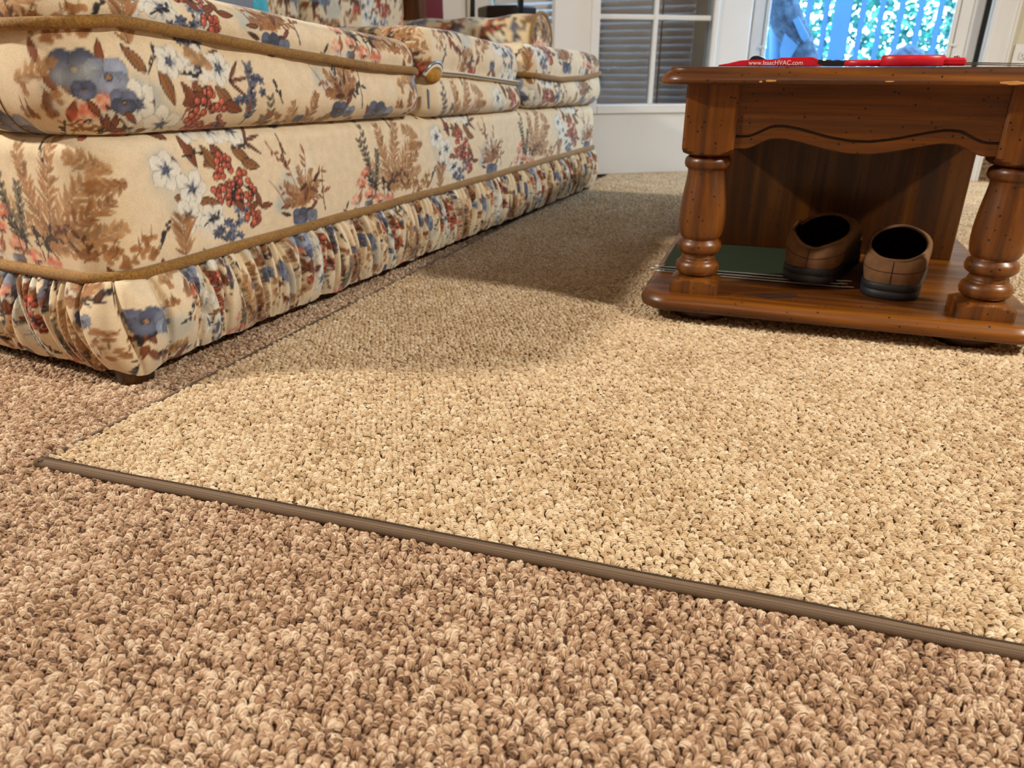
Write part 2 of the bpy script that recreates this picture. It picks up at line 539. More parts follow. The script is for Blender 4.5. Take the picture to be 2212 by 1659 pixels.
def pile(name, pts, rots, scl, coll, nvar, parent):
    me = bpy.data.meshes.new(name)
    n = len(pts)
    me.vertices.add(n)
    me.vertices.foreach_set('co', pts.astype(np.float32).reshape(-1))
    a = me.attributes.new('rot', 'FLOAT_VECTOR', 'POINT'); a.data.foreach_set('vector', rots.astype(np.float32).reshape(-1))
    a = me.attributes.new('scl', 'FLOAT_VECTOR', 'POINT'); a.data.foreach_set('vector', scl.astype(np.float32).reshape(-1))
    a = me.attributes.new('pick', 'INT', 'POINT'); a.data.foreach_set('value', RNG.integers(0, nvar, n).astype(np.int32))
    me.update()
    o = link(name, me, None, parent)
    ng = bpy.data.node_groups.new(name + '_nodes', 'GeometryNodeTree')
    ng.interface.new_socket('Geometry', in_out='INPUT', socket_type='NodeSocketGeometry')
    ng.interface.new_socket('Geometry', in_out='OUTPUT', socket_type='NodeSocketGeometry')
    nd, lk = ng.nodes, ng.links
    gi, go = nd.new('NodeGroupInput'), nd.new('NodeGroupOutput')
    ip = nd.new('GeometryNodeInstanceOnPoints')
    ci = nd.new('GeometryNodeCollectionInfo')
    ci.inputs['Collection'].default_value = coll
    ci.inputs['Separate Children'].default_value = True
    ci.inputs['Reset Children'].default_value = True
    def named(nm, typ):
        q = nd.new('GeometryNodeInputNamedAttribute'); q.data_type = typ; q.inputs[0].default_value = nm
        return q.outputs[0]
    lk.new(gi.outputs[0], ip.inputs['Points'])
    lk.new(ci.outputs[0], ip.inputs['Instance'])
    ip.inputs['Pick Instance'].default_value = True
    lk.new(named('pick', 'INT'), ip.inputs['Instance Index'])
    lk.new(named('rot', 'FLOAT_VECTOR'), ip.inputs['Rotation'])
    lk.new(named('scl', 'FLOAT_VECTOR'), ip.inputs['Scale'])
    lk.new(ip.outputs[0], go.inputs[0])
    md = o.modifiers.new('loops', 'NODES'); md.node_group = ng
    o['kind'] = 'stuff'
    return o

# rug frame: corner near the camera, u along the near edge, v along the edge beside the sofa
RUG_O = np.array([-0.792, 0.420])
RU = np.array([math.cos(R(7.6)), math.sin(R(7.6))])
RV = np.array([-math.sin(R(3.6)), math.cos(R(3.6))])
RUG_W, RUG_L, RUG_T = 2.75, 2.9, 0.009
def rug_uv(x, y):
    A = np.linalg.inv(np.array([RU, RV]).T)
    d = np.stack([x - RUG_O[0], y - RUG_O[1]], -1)
    q = d @ A.T
    return q[..., 0], q[..., 1]

def lattice(u0, u1, v0, v1, pitch_u, pitch_v, jit):
    nu, nv = int((u1 - u0) / pitch_u), int((v1 - v0) / pitch_v)
    i, j = np.meshgrid(np.arange(nu), np.arange(nv), indexing='ij')
    u = u0 + (i + 0.5 * (j % 2)) * pitch_u + RNG.normal(0, jit * pitch_u, i.shape)
    v = v0 + j * pitch_v + RNG.normal(0, jit * pitch_v, i.shape)
    return u.ravel(), v.ravel()

def tuft_fields(n, base_ang, spread=0.55):
    rots = np.stack([RNG.normal(0, 0.25, n), RNG.normal(0, 0.18, n), base_ang + RNG.normal(0, spread, n)], 1)
    s = RNG.uniform(0.85, 1.2, n)
    scl = np.stack([s * RNG.uniform(0.9, 1.2, n), s * RNG.uniform(0.9, 1.25, n), s * RNG.uniform(0.8, 1.15, n)], 1)
    return rots, scl

M_tuft_floor = tuft_mat('floor_yarn', L4(98, 66, 46), L4(178, 142, 110), L4(236, 214, 186))
M_tuft_rug = tuft_mat('rug_yarn', L4(128, 94, 62), L4(206, 176, 136), L4(244, 226, 196))
C_floor = make_tufts('floor', M_tuft_floor, 3, (0.34, 0.46, 0.52, 0.56, 0.60, 0.66, 0.50))
C_rug = make_tufts('rug', M_tuft_rug, 5, (0.46, 0.54, 0.58, 0.62, 0.66, 0.60, 0.56))

# floor loops: everything the picture sees of the floor outside the rug, with a margin to the sides
fx, fy = lattice(-1.75, 1.15, -0.12, 1.05, 0.0070, 0.0062, 0.16)
ru, rv = rug_uv(fx, fy)
keep = ~((ru > 0.0) & (rv > 0.001) & (ru < RUG_W))
keep &= ~((fy > 0.75) & (fx < -1.2))
keep &= (fx * 0.55 + fy > -0.25) & (fy > -0.05 - 0.1 * fx)
fx, fy = fx[keep], fy[keep]
fx2, fy2 = lattice(-1.05, -0.80, 1.05, 2.9, 0.0070, 0.0062, 0.16)
k2 = rug_uv(fx2, fy2)[0] < -0.004
fx, fy = np.concatenate([fx, fx2[k2]]), np.concatenate([fy, fy2[k2]])
rots, scl = tuft_fields(len(fx), 0.7, 0.85)
pile('floor_pile', np.stack([fx, fy, np.full(len(fx), 0.0)], 1), rots, scl, C_floor, 7, floor)

rug = empty('area_rug', (float(RUG_O[0]), float(RUG_O[1]), 0.0))
tag(rug, 'pale beige looped area rug with a taupe tape edge lying on the carpet', 'rug')
def rw(u, v, z=0.0):      # rug-local coordinates (relative to the rug's corner)
    p = RU * u + RV * v
    return (p[0], p[1], z)
cs = [(0, 0), (RUG_W, 0), (RUG_W, RUG_L), (0, RUG_L)]
M_rugback = plain('rug_backing', (96, 66, 40), 0.95, 0.15, 300)
pyobj('backing', [rw(u, v, 0.001) for u, v in cs] + [rw(u, v, RUG_T - 0.001) for u, v in cs],
      [(3, 2, 1, 0), (4, 5, 6, 7), (0, 1, 5, 4), (1, 2, 6, 5), (2, 3, 7, 6), (3, 0, 4, 7)], M_rugback, rug)
u, v = lattice(0.0085, RUG_W - 0.008, 0.012, RUG_L - 0.008, 0.0070, 0.0062, 0.15)
wx = RU[0] * u + RV[0] * v + RUG_O[0]; wy = RU[1] * u + RV[1] * v + RUG_O[1]
# keep what a camera near the photograph's could see (not far under the sofa, not far off to the right)
keep = (wx < 0.75 + 0.12 * wy) & ~((wx < -1.02) & (wy > 0.8))
u, v = u[keep], v[keep]
rots, scl = tuft_fields(len(u), R(18), 0.42)
pts = np.stack([RU[0] * u + RV[0] * v, RU[1] * u + RV[1] * v, np.full(len(u), RUG_T - 0.001)], 1)
pile('pile', pts, rots, scl, C_rug, 7, rug)

# woven tape folded over the edge
def tape_mat():
    m, nt, bs, nd, lk = nodes_of('rug_tape')
    v = texc(nd, lk, rot=(0, 0, -R(7.6)))
    w1 = nd.new('ShaderNodeTexWave'); w1.inputs['Scale'].default_value = 230; w1.bands_direction = 'X'; lk.new(v, w1.inputs['Vector'])
    w2 = nd.new('ShaderNodeTexWave'); w2.inputs['Scale'].default_value = 230; w2.bands_direction = 'Z'; lk.new(v, w2.inputs['Vector'])
    mm = nd.new('ShaderNodeMath'); mm.operation = 'MULTIPLY'; lk.new(w1.outputs['Fac'], mm.inputs[0]); lk.new(w2.outputs['Fac'], mm.inputs[1])
    r = ramp(nd, [(0.0, L4(92, 74, 57)), (0.8, L4(136, 113, 90))]); lk.new(mm.outputs[0], r.inputs[0])
    lk.new(r.outputs[0], bs.inputs['Base Color']); bs.inputs['Roughness'].default_value = 0.9
    bump(nd, lk, mm.outputs[0], 0.3, 0.0006, bs)
    return m
M_tape = tape_mat()
def tape(name, u0, v0, u1, v1, inward, thread=0.0009):
    """a folded strip along an edge: outer face, rounded shoulder, narrow top turned inwards"""
    n = 240
    q = np.linspace(0, 1, n)
    prof = [(0.0005, 0.001), (-0.0020, 0.003), (-0.0026, 0.0062), (-0.0018, 0.0092), (0.0005, 0.0112), (0.0034, 0.0121), (0.0062, 0.0119), (0.0074, 0.0106), (0.0068, 0.0080)]
    P = np.zeros((n, len(prof), 3))
    wob = smooth_noise(q * (abs(u1 - u0) + abs(v1 - v0)), 21, f=1.6) * 0.0011
    for j, (o, z) in enumerate(prof):
        uu = u0 + (u1 - u0) * q + inward[0] * (o + wob * (0.5 + z * 40)); vv = v0 + (v1 - v0) * q + inward[1] * (o + wob * (0.5 + z * 40))
        P[:, j, 0] = RU[0] * uu + RV[0] * vv; P[:, j, 1] = RU[1] * uu + RV[1] * vv; P[:, j, 2] = z + wob * 0.5
    gridobj(name, P, M_tape, rug, flip=(inward[0] > 0 or inward[1] < 0))
    # the line of stitching where the tape meets the pile
    pts = P[:, 7] + [0, 0, 0.0014]
    tubeobj('stitching', pts, thread, plain('stitch_thread', (76, 58, 43), 0.9), rug, 6)
tape('edge_tape', -0.001, 0, RUG_W, 0, (0, 1))
tape('edge_tape', 0, -0.001, 0, RUG_L, (1, 0), 0.0004)
tape('edge_tape', RUG_W, 0, RUG_W, RUG_L, (-1, 0))
tape('edge_tape', 0, RUG_L, RUG_W, RUG_L, (0, -1))
# rounded corner of the tape
latheobj('edge_tape', [(0.0005, 0.001), (0.004, 0.003), (0.0048, 0.0075), (0.0035, 0.0118), (0.0008, 0.0139)], M_tape, rug, 20, (0.0008, 0.0008, 0))

# ------------------------------------------------------------------ the printed cloth: painted once as a repeat, then carried by the vertices
TW, TH_, PX = 0.745, 0.40, 1250.0      # repeat in metres, samples per metre
CW, CH = int(TW * PX), int(TH_ * PX)
cloth = np.empty((CH, CW, 3)); cloth[:] = (231, 213, 182)
PAL = dict(brown=(158, 106, 62), tan=(180, 132, 84), dbrown=(96, 58, 38), rust=(144, 80, 50), olive=(112, 102, 84), slate=(86, 92, 116), blue=(120, 130, 152),
           pale=(178, 188, 188), white=(236, 232, 218), coral=(212, 96, 70), red=(190, 66, 52), ink=(46, 42, 46), grey=(132, 130, 122))
PAL = {k: tuple(np.array(v) * 0.88 + 0.12 * np.mean(v)) for k, v in PAL.items()}
def win(cx, cy, rad):
    x0, x1 = int((cx - rad) * PX) - 1, int((cx + rad) * PX) + 2
    y0, y1 = int((cy - rad) * PX) - 1, int((cy + rad) * PX) + 2
    xs, ys = np.arange(x0, x1), np.arange(y0, y1)
    X, Y = np.meshgrid((xs + 0.5) / PX - cx, (ys + 0.5) / PX - cy)
    return np.ix_(ys % CH, xs % CW), X, Y
def lay(ix, m, col, alpha=1.0):
    m = np.clip(m, 0, 1)[..., None] * alpha
    cloth[ix] = cloth[ix] * (1 - m) + np.array(col) * m
AA = 1.3 / PX
def leaf(x, y, L, w, ang, col, edge=None, vein=None, alpha=1.0, p=0.8, shade=0.0):
    ix, X, Y = win(x + math.cos(ang) * L / 2, y + math.sin(ang) * L / 2, L * 0.62 + w)
    X = X + math.cos(ang) * L / 2; Y = Y + math.sin(ang) * L / 2
    a = X * math.cos(ang) + Y * math.sin(ang); b = -X * math.sin(ang) + Y * math.cos(ang)
    t = np.clip(a / L, 0, 1)
    hw = w * np.sin(np.pi * t ** p) ** 0.8
    m = np.clip((hw - np.abs(b)) / AA + 0.5, 0, 1) * ((a > 0) & (a < L))
    if edge is not None: lay(ix, m, edge, alpha)
    m2 = np.clip((hw - (0.0013 if edge is not None else 0) - np.abs(b)) / AA + 0.5, 0, 1) * ((a > 0) & (a < L))
    c = np.array(col, float)
    lay(ix, m2, c, alpha)
    if shade: lay(ix, m2 * (b > 0) * np.clip(np.abs(b) / (w + 1e-6), 0, 1), c * 0.6, shade)
    if vein is not None: lay(ix, np.clip((0.0006 - np.abs(b)) / AA + 0.5, 0, 1) * (m2 > 0.3), vein, alpha)
def dot(x, y, r, col, alpha=1.0, soft=0.0):
    ix, X, Y = win(x, y, r * (1 + soft * 2) + 0.002)
    d = np.hypot(X, Y)
    m = np.exp(-(d / r) ** 2 * 1.6) if soft else np.clip((r - d) / AA + 0.5, 0, 1)
    lay(ix, m, col, alpha)
def stroke(pts, r, col, alpha=1.0, taper=True):
    pts = np.asarray(pts, float)
    n = len(pts)
    for i in range(n - 1):
        L = np.linalg.norm(pts[i + 1] - pts[i]); k = max(2, int(L / 0.0008))
        for q in np.linspace(0, 1, k, endpoint=False):
            p = pts[i] * (1 - q) + pts[i + 1] * q
            dot(p[0], p[1], r * (1 - 0.7 * (i + q) / n if taper else 1), col, alpha)
def arc(x, y, L, ang, bend, n=6):
    out = [(x, y)]
    for i in range(n):
        ang2 = ang + bend * (i / n - 0.0)
        x += math.cos(ang2) * L / n; y += math.sin(ang2) * L / n
        out.append((x, y))
    return np.array(out)
rr = random.Random(11)
def fern(x, y, L, ang, bend, col, ll=0.02, lw=0.0028, alpha=0.85, gap=0.0048, wild=0.3):
    pts = arc(x, y, L, ang, bend, 12)
    stroke(pts, 0.0011, np.array(col) * 0.8, alpha)
    d = 0.0
    for i in range(len(pts) - 1):
        seg = pts[i + 1] - pts[i]; sl = np.linalg.norm(seg); a = math.atan2(seg[1], seg[0])
        for q in range(max(1, int(sl / gap))):
            p = pts[i] + seg * (q * gap / sl)
            f = (i + q * gap / sl) / len(pts)
            l = ll * (0.35 + 0.9 * math.sin(math.pi * min(1, 0.15 + f * 0.9)))
            for s in (-1, 1):
                c = np.array(col) * rr.uniform(0.82, 1.15)
                leaf(p[0], p[1], l * rr.uniform(0.7, 1.1), lw, a + s * (0.75 + rr.uniform(-wild, wild)), np.minimum(c, 250), alpha=alpha * rr.uniform(0.7, 1))
def stem(x, y, L, ang, bend, col, dark, ll=0.014):
    pts = arc(x, y, L, ang, bend, 12)
    for i in range(2, len(pts)):
        a = math.atan2(*(pts[i] - pts[i - 1])[::-1])
        for s in (-1, 1):
            leaf(*pts[i], ll * rr.uniform(0.8, 1.2), 0.0032, a + s * rr.uniform(0.5, 0.9), col, alpha=0.85)
            if rr.random() < 0.5: leaf(*pts[i], ll * 0.6, 0.0014, a + s * rr.uniform(0.4, 0.7), dark)
    stroke(pts, 0.0011, dark)
def bloom(x, y, r, col, heart, n=5, a0=None, shade=PAL['pale'], ring=PAL['slate']):
    a0 = rr.uniform(0, 6.28) if a0 is None else a0
    for k in range(n):
        a = a0 + k * 2 * math.pi / n + rr.uniform(-0.15, 0.15)
        leaf(x, y, r * rr.uniform(0.9, 1.1), r * 0.42, a, col, edge=np.array(shade) * 0.92, alpha=0.95, p=1.25, shade=0.0)
        leaf(x, y, r * 0.6, r * 0.10, a + 0.1, shade, alpha=0.7)
    for k in range(n):
        a = a0 + k * 2 * math.pi / n
        leaf(x, y, r * 0.42, r * 0.07, a, ring, alpha=0.8)
    dot(x, y, r * 0.16, heart)
    for k in range(6):
        a = rr.uniform(0, 6.28); dot(x + math.cos(a) * r * 0.2, y + math.sin(a) * r * 0.2, r * 0.05, PAL['ink'])
def pansy(x, y, r, col):
    for k, (dx, dy, q) in enumerate(((-0.45, 0.35, 0.62), (0.45, 0.35, 0.62), (-0.5, -0.2, 0.55), (0.5, -0.25, 0.55), (0, -0.4, 0.6))):
        c = np.array(col) * rr.uniform(0.85, 1.25)
        dot(x + dx * r, y + dy * r, r * q * 1.04, np.array(col) * 0.55, 0.8)
        dot(x + dx * r, y + dy * r, r * q, np.minimum(c, 245))
        dot(x + dx * r * 1.25, y + dy * r * 1.25, r * q * 0.55, np.minimum(c * 1.3, 245), 0.55, soft=0.3)
    dot(x, y, r * 0.22, PAL['ink'], 0.7); dot(x, y, r * 0.12, PAL['tan'])
def berries(x, y, rx, ry, n):
    for k in range(n):
        a, q = rr.uniform(0, 6.28), math.sqrt(rr.random())
        px, py = x + math.cos(a) * q * rx, y + math.sin(a) * q * ry
        dot(px, py, 0.0062, PAL['ink'] if rr.random() < 0.7 else PAL['dbrown'])
        dot(px, py, 0.0049, np.array(PAL['coral']) * rr.uniform(0.82, 1.08)); dot(px - 0.0012, py + 0.0014, 0.0016, (238, 160, 130), 0.8)
def tuftflower(x, y, r, col=PAL['coral']):
    for k in range(26):
        a = rr.uniform(0, 6.28); q = r * math.sqrt(rr.random())
        dot(x + math.cos(a) * q, y + math.sin(a) * q * 0.7, r * 0.24, np.minimum(np.array(col) * rr.uniform(0.85, 1.25), 250), 0.55, soft=0.2)
    for k in range(7):
        a = rr.uniform(-2.6, -0.5); leaf(x + rr.uniform(-0.4, 0.4) * r, y - r * 0.35, r * rr.uniform(0.3, 0.7), 0.0009, a, PAL['ink'])
def sprig(x, y, L, ang, bend, col=PAL['ink']):
    pts = arc(x, y, L, ang, bend, 8); stroke(pts, 0.0012, col)
    for i in range(2, 9):
        if rr.random() < 0.75: leaf(*pts[i], L * rr.uniform(0.16, 0.28), 0.0026, ang + bend * i / 8 + rr.choice((-1, 1)) * rr.uniform(0.4, 1.0), col, alpha=0.9)
def starlets(x, y, w, h, n, col=PAL['slate']):
    for k in range(n):
        px, py = x + rr.uniform(-w, w), y + rr.uniform(-h, h)
        a0 = rr.uniform(0, 6.28)
        for j in range(5): leaf(px, py, 0.0088, 0.0026, a0 + j * 1.2566, np.minimum(np.array(col) * rr.uniform(0.8, 1.3), 250))
        dot(px, py, 0.0016, PAL['ink'])
def wash(x, y, r, col, alpha=0.5):
    for k in range(9):
        dot(x + rr.uniform(-r, r), y + rr.uniform(-r, r) * 0.8, r * rr.uniform(0.3, 0.6), col, alpha * rr.uniform(0.4, 1), soft=0.5)
def goldleaves(x, y, w, h, n, col=PAL['brown']):
    for k in range(n):
        px, py = x + rr.uniform(-w, w), y + rr.uniform(-h, h)
        for j in range(4): dot(px + rr.uniform(-0.008, 0.008), py + rr.uniform(-0.006, 0.006), rr.uniform(0.003, 0.0055), np.array(col) * rr.uniform(0.9, 1.2), 0.75)
        leaf(px, py, 0.018, 0.0008, rr.uniform(0.6, 2.4), np.array(col) * 0.7)

def motif_A(x, y, sc=1.0):
    """tall grey stem, brown ferns fanning out, coral tufted flowers at the foot"""
    for a, L, bd in ((1.9, 0.15, -0.2), (1.45, 0.165, -0.25), (1.05, 0.15, -0.4), (0.75, 0.13, -0.3), (0.35, 0.12, -0.1), (2.35, 0.11, 0.2)):
        fern(x + 0.03 * sc, y + 0.015, L * sc, a, bd, PAL['tan'] if rr.random() < 0.4 else PAL['brown'], ll=0.024)
    for dx, a, L in ((-0.012, 1.62, 0.16), (0.004, 1.85, 0.13), (-0.004, 1.35, 0.10)):
        stem(x + dx - 0.03, y + 0.005, L * sc, a, 0.12, PAL['olive'], PAL['ink'])
    for k in range(9): sprig(x + rr.uniform(-0.02, 0.1), y + rr.uniform(0, 0.035), 0.05, rr.uniform(0.3, 2.6), rr.uniform(-0.5, 0.5), PAL['dbrown'] if k % 2 else PAL['ink'])
    for dx, dy in ((-0.075, 0.045), (-0.05, 0.02), (-0.015, 0.004), (0.02, -0.004), (-0.095, 0.012), (-0.06, 0.065)): tuftflower(x + dx, y + dy, 0.016)
    pansy(x - 0.055, y - 0.008, 0.013, PAL['slate'])
    goldleaves(x + 0.095, y + 0.012, 0.05, 0.02, 9)
def motif_B(x, y):
    """white blossoms, rust leaves and a drop of coral berries, blue starlets below"""
    wash(x - 0.05, y + 0.01, 0.045, PAL['pale'], 0.5); wash(x - 0.01, y - 0.045, 0.04, PAL['white'], 0.6)
    for dx, dy, a, L in ((-0.05, 0.07, 2.3, 0.045), (-0.03, 0.075, -1.2, 0.05), (0.02, 0.06, -0.9, 0.05), (0.06, 0.055, -0.7, 0.05), (0.0, 0.03, 0.4, 0.045), (-0.065, -0.008, -0.35, 0.05),
                         (-0.02, -0.02, -0.3, 0.045), (0.05, 0.08, 0.6, 0.04), (0.03, 0.02, 2.2, 0.05), (0.075, 0.03, -0.3, 0.04), (-0.055, 0.05, -1.5, 0.045)):
        leaf(x + dx, y + dy, L, 0.0095, a, PAL['rust'] if rr.random() < 0.6 else PAL['brown'], edge=PAL['ink'], vein=PAL['dbrown'], shade=0.5)
    for dx, dy, r in ((-0.07, 0.032, 0.03), (-0.03, 0.0, 0.03), (0.035, 0.082, 0.028), (0.075, 0.078, 0.028), (-0.045, -0.04, 0.03), (0.0, -0.05, 0.026), (-0.01, 0.085, 0.024)):
        bloom(x + dx, y + dy, r, PAL['white'], PAL['slate'])
    berries(x + 0.045, y + 0.005, 0.036, 0.046, 56); berries(x + 0.075, y - 0.022, 0.02, 0.024, 16)
    for k in range(7): sprig(x + rr.uniform(-0.05, 0.1), y + rr.uniform(-0.07, 0.09), 0.035, rr.uniform(-2, 1.2), rr.uniform(-0.6, 0.6))
    starlets(x + 0.02, y - 0.075, 0.035, 0.018, 13); starlets(x + 0.05, y - 0.06, 0.02, 0.02, 6, PAL['blue'])
    for a in (-0.6, 0.2, 0.9): leaf(x + 0.09, y + 0.06, 0.04, 0.003, a, PAL['rust'], edge=PAL['ink'])
def motif_C(x, y):
    """small brown plant with a blue pansy and a pale wash"""
    wash(x - 0.04, y + 0.03, 0.035, PAL['pale'], 0.7); wash(x, y + 0.055, 0.03, PAL['white'], 0.6)
    for a, L in ((1.3, 0.09), (0.8, 0.09), (2.0, 0.08), (0.35, 0.07), (2.6, 0.06)):
        sprig(x, y, L, a, rr.uniform(-0.5, 0.5), PAL['rust'] if rr.random() < 0.6 else PAL['ink'])
        fern(x, y, L * 0.8, a + 0.2, 0.3, PAL['brown'], ll=0.014, gap=0.006)
    for k in range(8): leaf(x + rr.uniform(-0.04, 0.05), y + rr.uniform(-0.02, 0.04), 0.026, 0.004, rr.uniform(0, 6.28), PAL['dbrown'] if k % 2 else PAL['rust'], edge=PAL['ink'])
    pansy(x - 0.01, y - 0.022, 0.018, PAL['slate']); pansy(x + 0.022, y - 0.026, 0.013, PAL['blue'])
    stroke(arc(x + 0.06, y - 0.02, 0.085, 1.75, -0.5), 0.0013, PAL['ink']); stroke(arc(x - 0.045, y + 0.005, 0.06, 2.0, 0.4), 0.0012, PAL['rust'])
def motif_D(x, y):
    """upright: big slate pansies over loose brown leaves with dark twigs"""
    wash(x + 0.05, y - 0.02, 0.04, PAL['pale'], 0.7)
    for k in range(12): leaf(x + rr.uniform(-0.05, 0.04), y + rr.uniform(-0.04, 0.04), 0.032, 0.006, rr.uniform(0, 6.28), PAL['rust'] if k % 3 else PAL['ink'], edge=PAL['dbrown'])
    pansy(x - 0.005, y + 0.03, 0.024, PAL['slate']); pansy(x + 0.03, y + 0.02, 0.024, PAL['blue'])
    for k in range(6): sprig(x + rr.uniform(-0.04, 0.05), y - 0.03, 0.05, rr.uniform(-2.6, -0.4), rr.uniform(-0.8, 0.8), PAL['ink'] if k % 2 else PAL['brown'])
    goldleaves(x - 0.06, y - 0.01, 0.03, 0.03, 7)
motif_A(0.145, 0.020)
motif_B(0.435, 0.108)
motif_C(0.640, 0.048)
fern(0.285, 0.145, 0.06, 2.6, 0.4, PAL['tan'], ll=0.018); fern(0.30, 0.13, 0.05, 3.4, -0.4, PAL['brown'], ll=0.016)
goldleaves(0.30, 0.040, 0.03, 0.015, 8); fern(0.375, 0.012, 0.06, 1.5, 0.1, PAL['brown'], ll=0.03, gap=0.0042)
sprig(0.33, 0.03, 0.04, 0.9, 0.3); sprig(0.57, 0.165, 0.05, -1.0, 0.3, PAL['rust']); sprig(0.60, 0.175, 0.05, -1.5, 0.3, PAL['dbrown'])
motif_D(0.16, 0.285); motif_D(0.305, 0.352)
motif_B(0.44, 0.308)
motif_A(0.665, 0.205, 0.85)
fern(0.30, 0.25, 0.08, 0.4, 0.5, PAL['tan'], ll=0.02); tuftflower(0.30, 0.33, 0.018); tuftflower(0.33, 0.345, 0.014); wash(0.29, 0.36, 0.03, PAL['pale'], 0.5)
stem(0.56, 0.30, 0.09, 1.3, 0.3, PAL['slate'], PAL['ink']); starlets(0.57, 0.36, 0.03, 0.02, 9); motif_C(0.05, 0.345)
for k in range(16):
    fx0, fy0 = rr.uniform(0, TW), rr.uniform(0.19, 0.39)
    kind_ = k % 4
    if kind_ == 0: fern(fx0, fy0, rr.uniform(0.04, 0.07), rr.uniform(0, 3.1), rr.uniform(-0.5, 0.5), PAL['tan'], ll=0.016)
    elif kind_ == 1: sprig(fx0, fy0, rr.uniform(0.03, 0.06), rr.uniform(0, 6.2), rr.uniform(-0.8, 0.8), PAL['ink'] if k % 8 == 1 else PAL['rust'])
    elif kind_ == 2: pansy(fx0, fy0, rr.uniform(0.010, 0.017), PAL['slate']); leaf(fx0, fy0 - 0.01, 0.03, 0.005, rr.uniform(-2.5, -0.6), PAL['rust'], edge=PAL['ink'])
    else: goldleaves(fx0, fy0, 0.025, 0.02, 5)
for x_, y_ in ((0.02, 0.20), (0.52, 0.045), (0.25, 0.20), (0.345, 0.285)):
    berries(x_, y_, 0.018, 0.014, 14)
    for k in range(4): leaf(x_ + rr.uniform(-0.02, 0.02), y_ + 0.015, 0.03, 0.006, rr.uniform(0, 3.1), PAL['rust'], edge=PAL['ink'], vein=PAL['dbrown'])
CLOTH_LIN = lin(np.clip(cloth, 0, 255)).astype(np.float32)
def cloth_at(u, v):
    x = np.mod(u, TW) * PX - 0.5; y = np.mod(v, TH_) * PX - 0.5
    x0, y0 = np.floor(x).astype(int), np.floor(y).astype(int)
    fx_, fy_ = (x - x0)[..., None], (y - y0)[..., None]
    g = lambda a, b: CLOTH_LIN[b % CH, a % CW]
    return (g(x0, y0) * (1 - fx_) + g(x0 + 1, y0) * fx_) * (1 - fy_) + (g(x0, y0 + 1) * (1 - fx_) + g(x0 + 1, y0 + 1) * fx_) * fy_

# ------------------------------------------------------------------ sofa
M_cloth = fabric_mat()
M_cord = cord_mat('olive_cord', (148, 108, 46), 330)
M_foot = wood('foot_wood', 2, 0.35, 0.4, 0)
SX, SY0, SY1, SXB = -0.885, 0.625, 2.605, -1.80     # front, near end, far end, back
sofa = empty('sofa', (-1.3, 1.6, 0))
tag(sofa, 'cream velour sofa printed with brown and blue flowers, gathered skirt and olive cord', 'sofa')
def in_sofa(P):
    return P - np.array([-1.3, 1.6, 0])
def sp_front(x, y):
    h = np.where(y < 0.7, 0.006, 0.02)
    h = np.where((x > -1.2) & (y < 1.0), 0.0026, h)
    h = np.where((x > -0.96), np.where(y < 1.5, 0.0021, 0.0032), h)
    return h
sofa_poly = [(SX, SY0), (SX, SY1), (SXB, SY1), (SXB, SY0)]
fine = round_poly(sofa_poly, [0.055, 0.045, 0.03, 0.03])
# start the arc length at the near front corner so that the print runs on along the front
pts, nrm, sv, tot = resample(fine, sp_front)
s_rel = np.where(sv > tot * 0.72, sv - tot, sv) - 0.04          # about 0 at the corner, negative along the near end
def ztop(y): return 0.340 - 0.020 * (y - SY0)
def uv_u(s): return s + 0.255

# body of the base
m = 78
tt = np.linspace(0, 1, m)
zt = ztop(pts[:, 1])[:, None]
ang = np.clip((tt - 0.80) / 0.20, 0, 1) * np.pi / 2
zz = np.where(tt < 0.80, 0.150 + (zt - 0.030 - 0.150) * (tt / 0.80), zt - 0.030 + 0.030 * np.sin(ang))
off = -0.032 * (1 - np.cos(ang))[None] + 0.004 * np.sin(np.pi * np.clip(tt / 0.8, 0, 1))[None] + 0 * zt
off = off + smooth_noise(s_rel, 5, f=2.2)[:, None] * 0.0022 * np.sin(np.pi * tt)[None]
P = np.zeros((len(pts), m, 3))
P[..., :2] = pts[:, None] + nrm[:, None] * off[..., None]
P[..., 2] = zz
vv = tt[None] * 0.205 + 0 * zt
gridobj('base', in_sofa(P), M_cloth, sofa, closed_u=True, caps=(False, True), cols=cloth_at(uv_u(s_rel)[:, None] + 0 * vv, vv - 0.004))
# cord under the base
cp = np.concatenate([pts + nrm * 0.005, np.full((len(pts), 1), 0.158)], 1)
cp[:, 2] += smooth_noise(s_rel, 9, f=1.4) * 0.0022
tubeobj('cord', in_sofa(cp[::3]), 0.0082, M_cord, sofa, 10, closed=True)

# gathered skirt: folds of uneven depth and spacing, tucked in below
def sp_skirt(x, y):
    h = np.where(y < 0.7, 0.004, 0.02)
    h = np.where((x > -1.2) & (y < 1.0), 0.0014, h)
    h = np.where((x > -0.96), np.where(y < 1.5, 0.0013, 0.0019), h)
    return h
fine_sk = round_poly([(SX + 0.006, SY0 - 0.006), (SX + 0.006, SY1), (SXB, SY1), (SXB, SY0 - 0.006)], [0.026, 0.035, 0.03, 0.03])
kp, kn, ks, ktot = resample(fine_sk, sp_skirt)
kr = np.where(ks > ktot * 0.72, ks - ktot, ks) - 0.04
m = 46
tt = np.linspace(0, 1, m)          # 0 = at the cord, 1 = bottom edge
gs = np.random.default_rng(31)
cre = []
c_ = kr.min()
while c_ < kr.max():
    if -0.07 < c_ < 0.05: c_ += gs.uniform(0.045, 0.06)
    else: c_ += gs.choice([gs.uniform(0.008, 0.015), gs.uniform(0.015, 0.030)])
    cre.append((c_, gs.uniform(0.008, 0.024), gs.uniform(0.0024, 0.0052), gs.normal(0, 0.018), gs.uniform(-0.02, 0.02), gs.uniform(0.15, 1)))
fold = np.zeros((len(kr), m)); shift = np.zeros((len(kr), m))
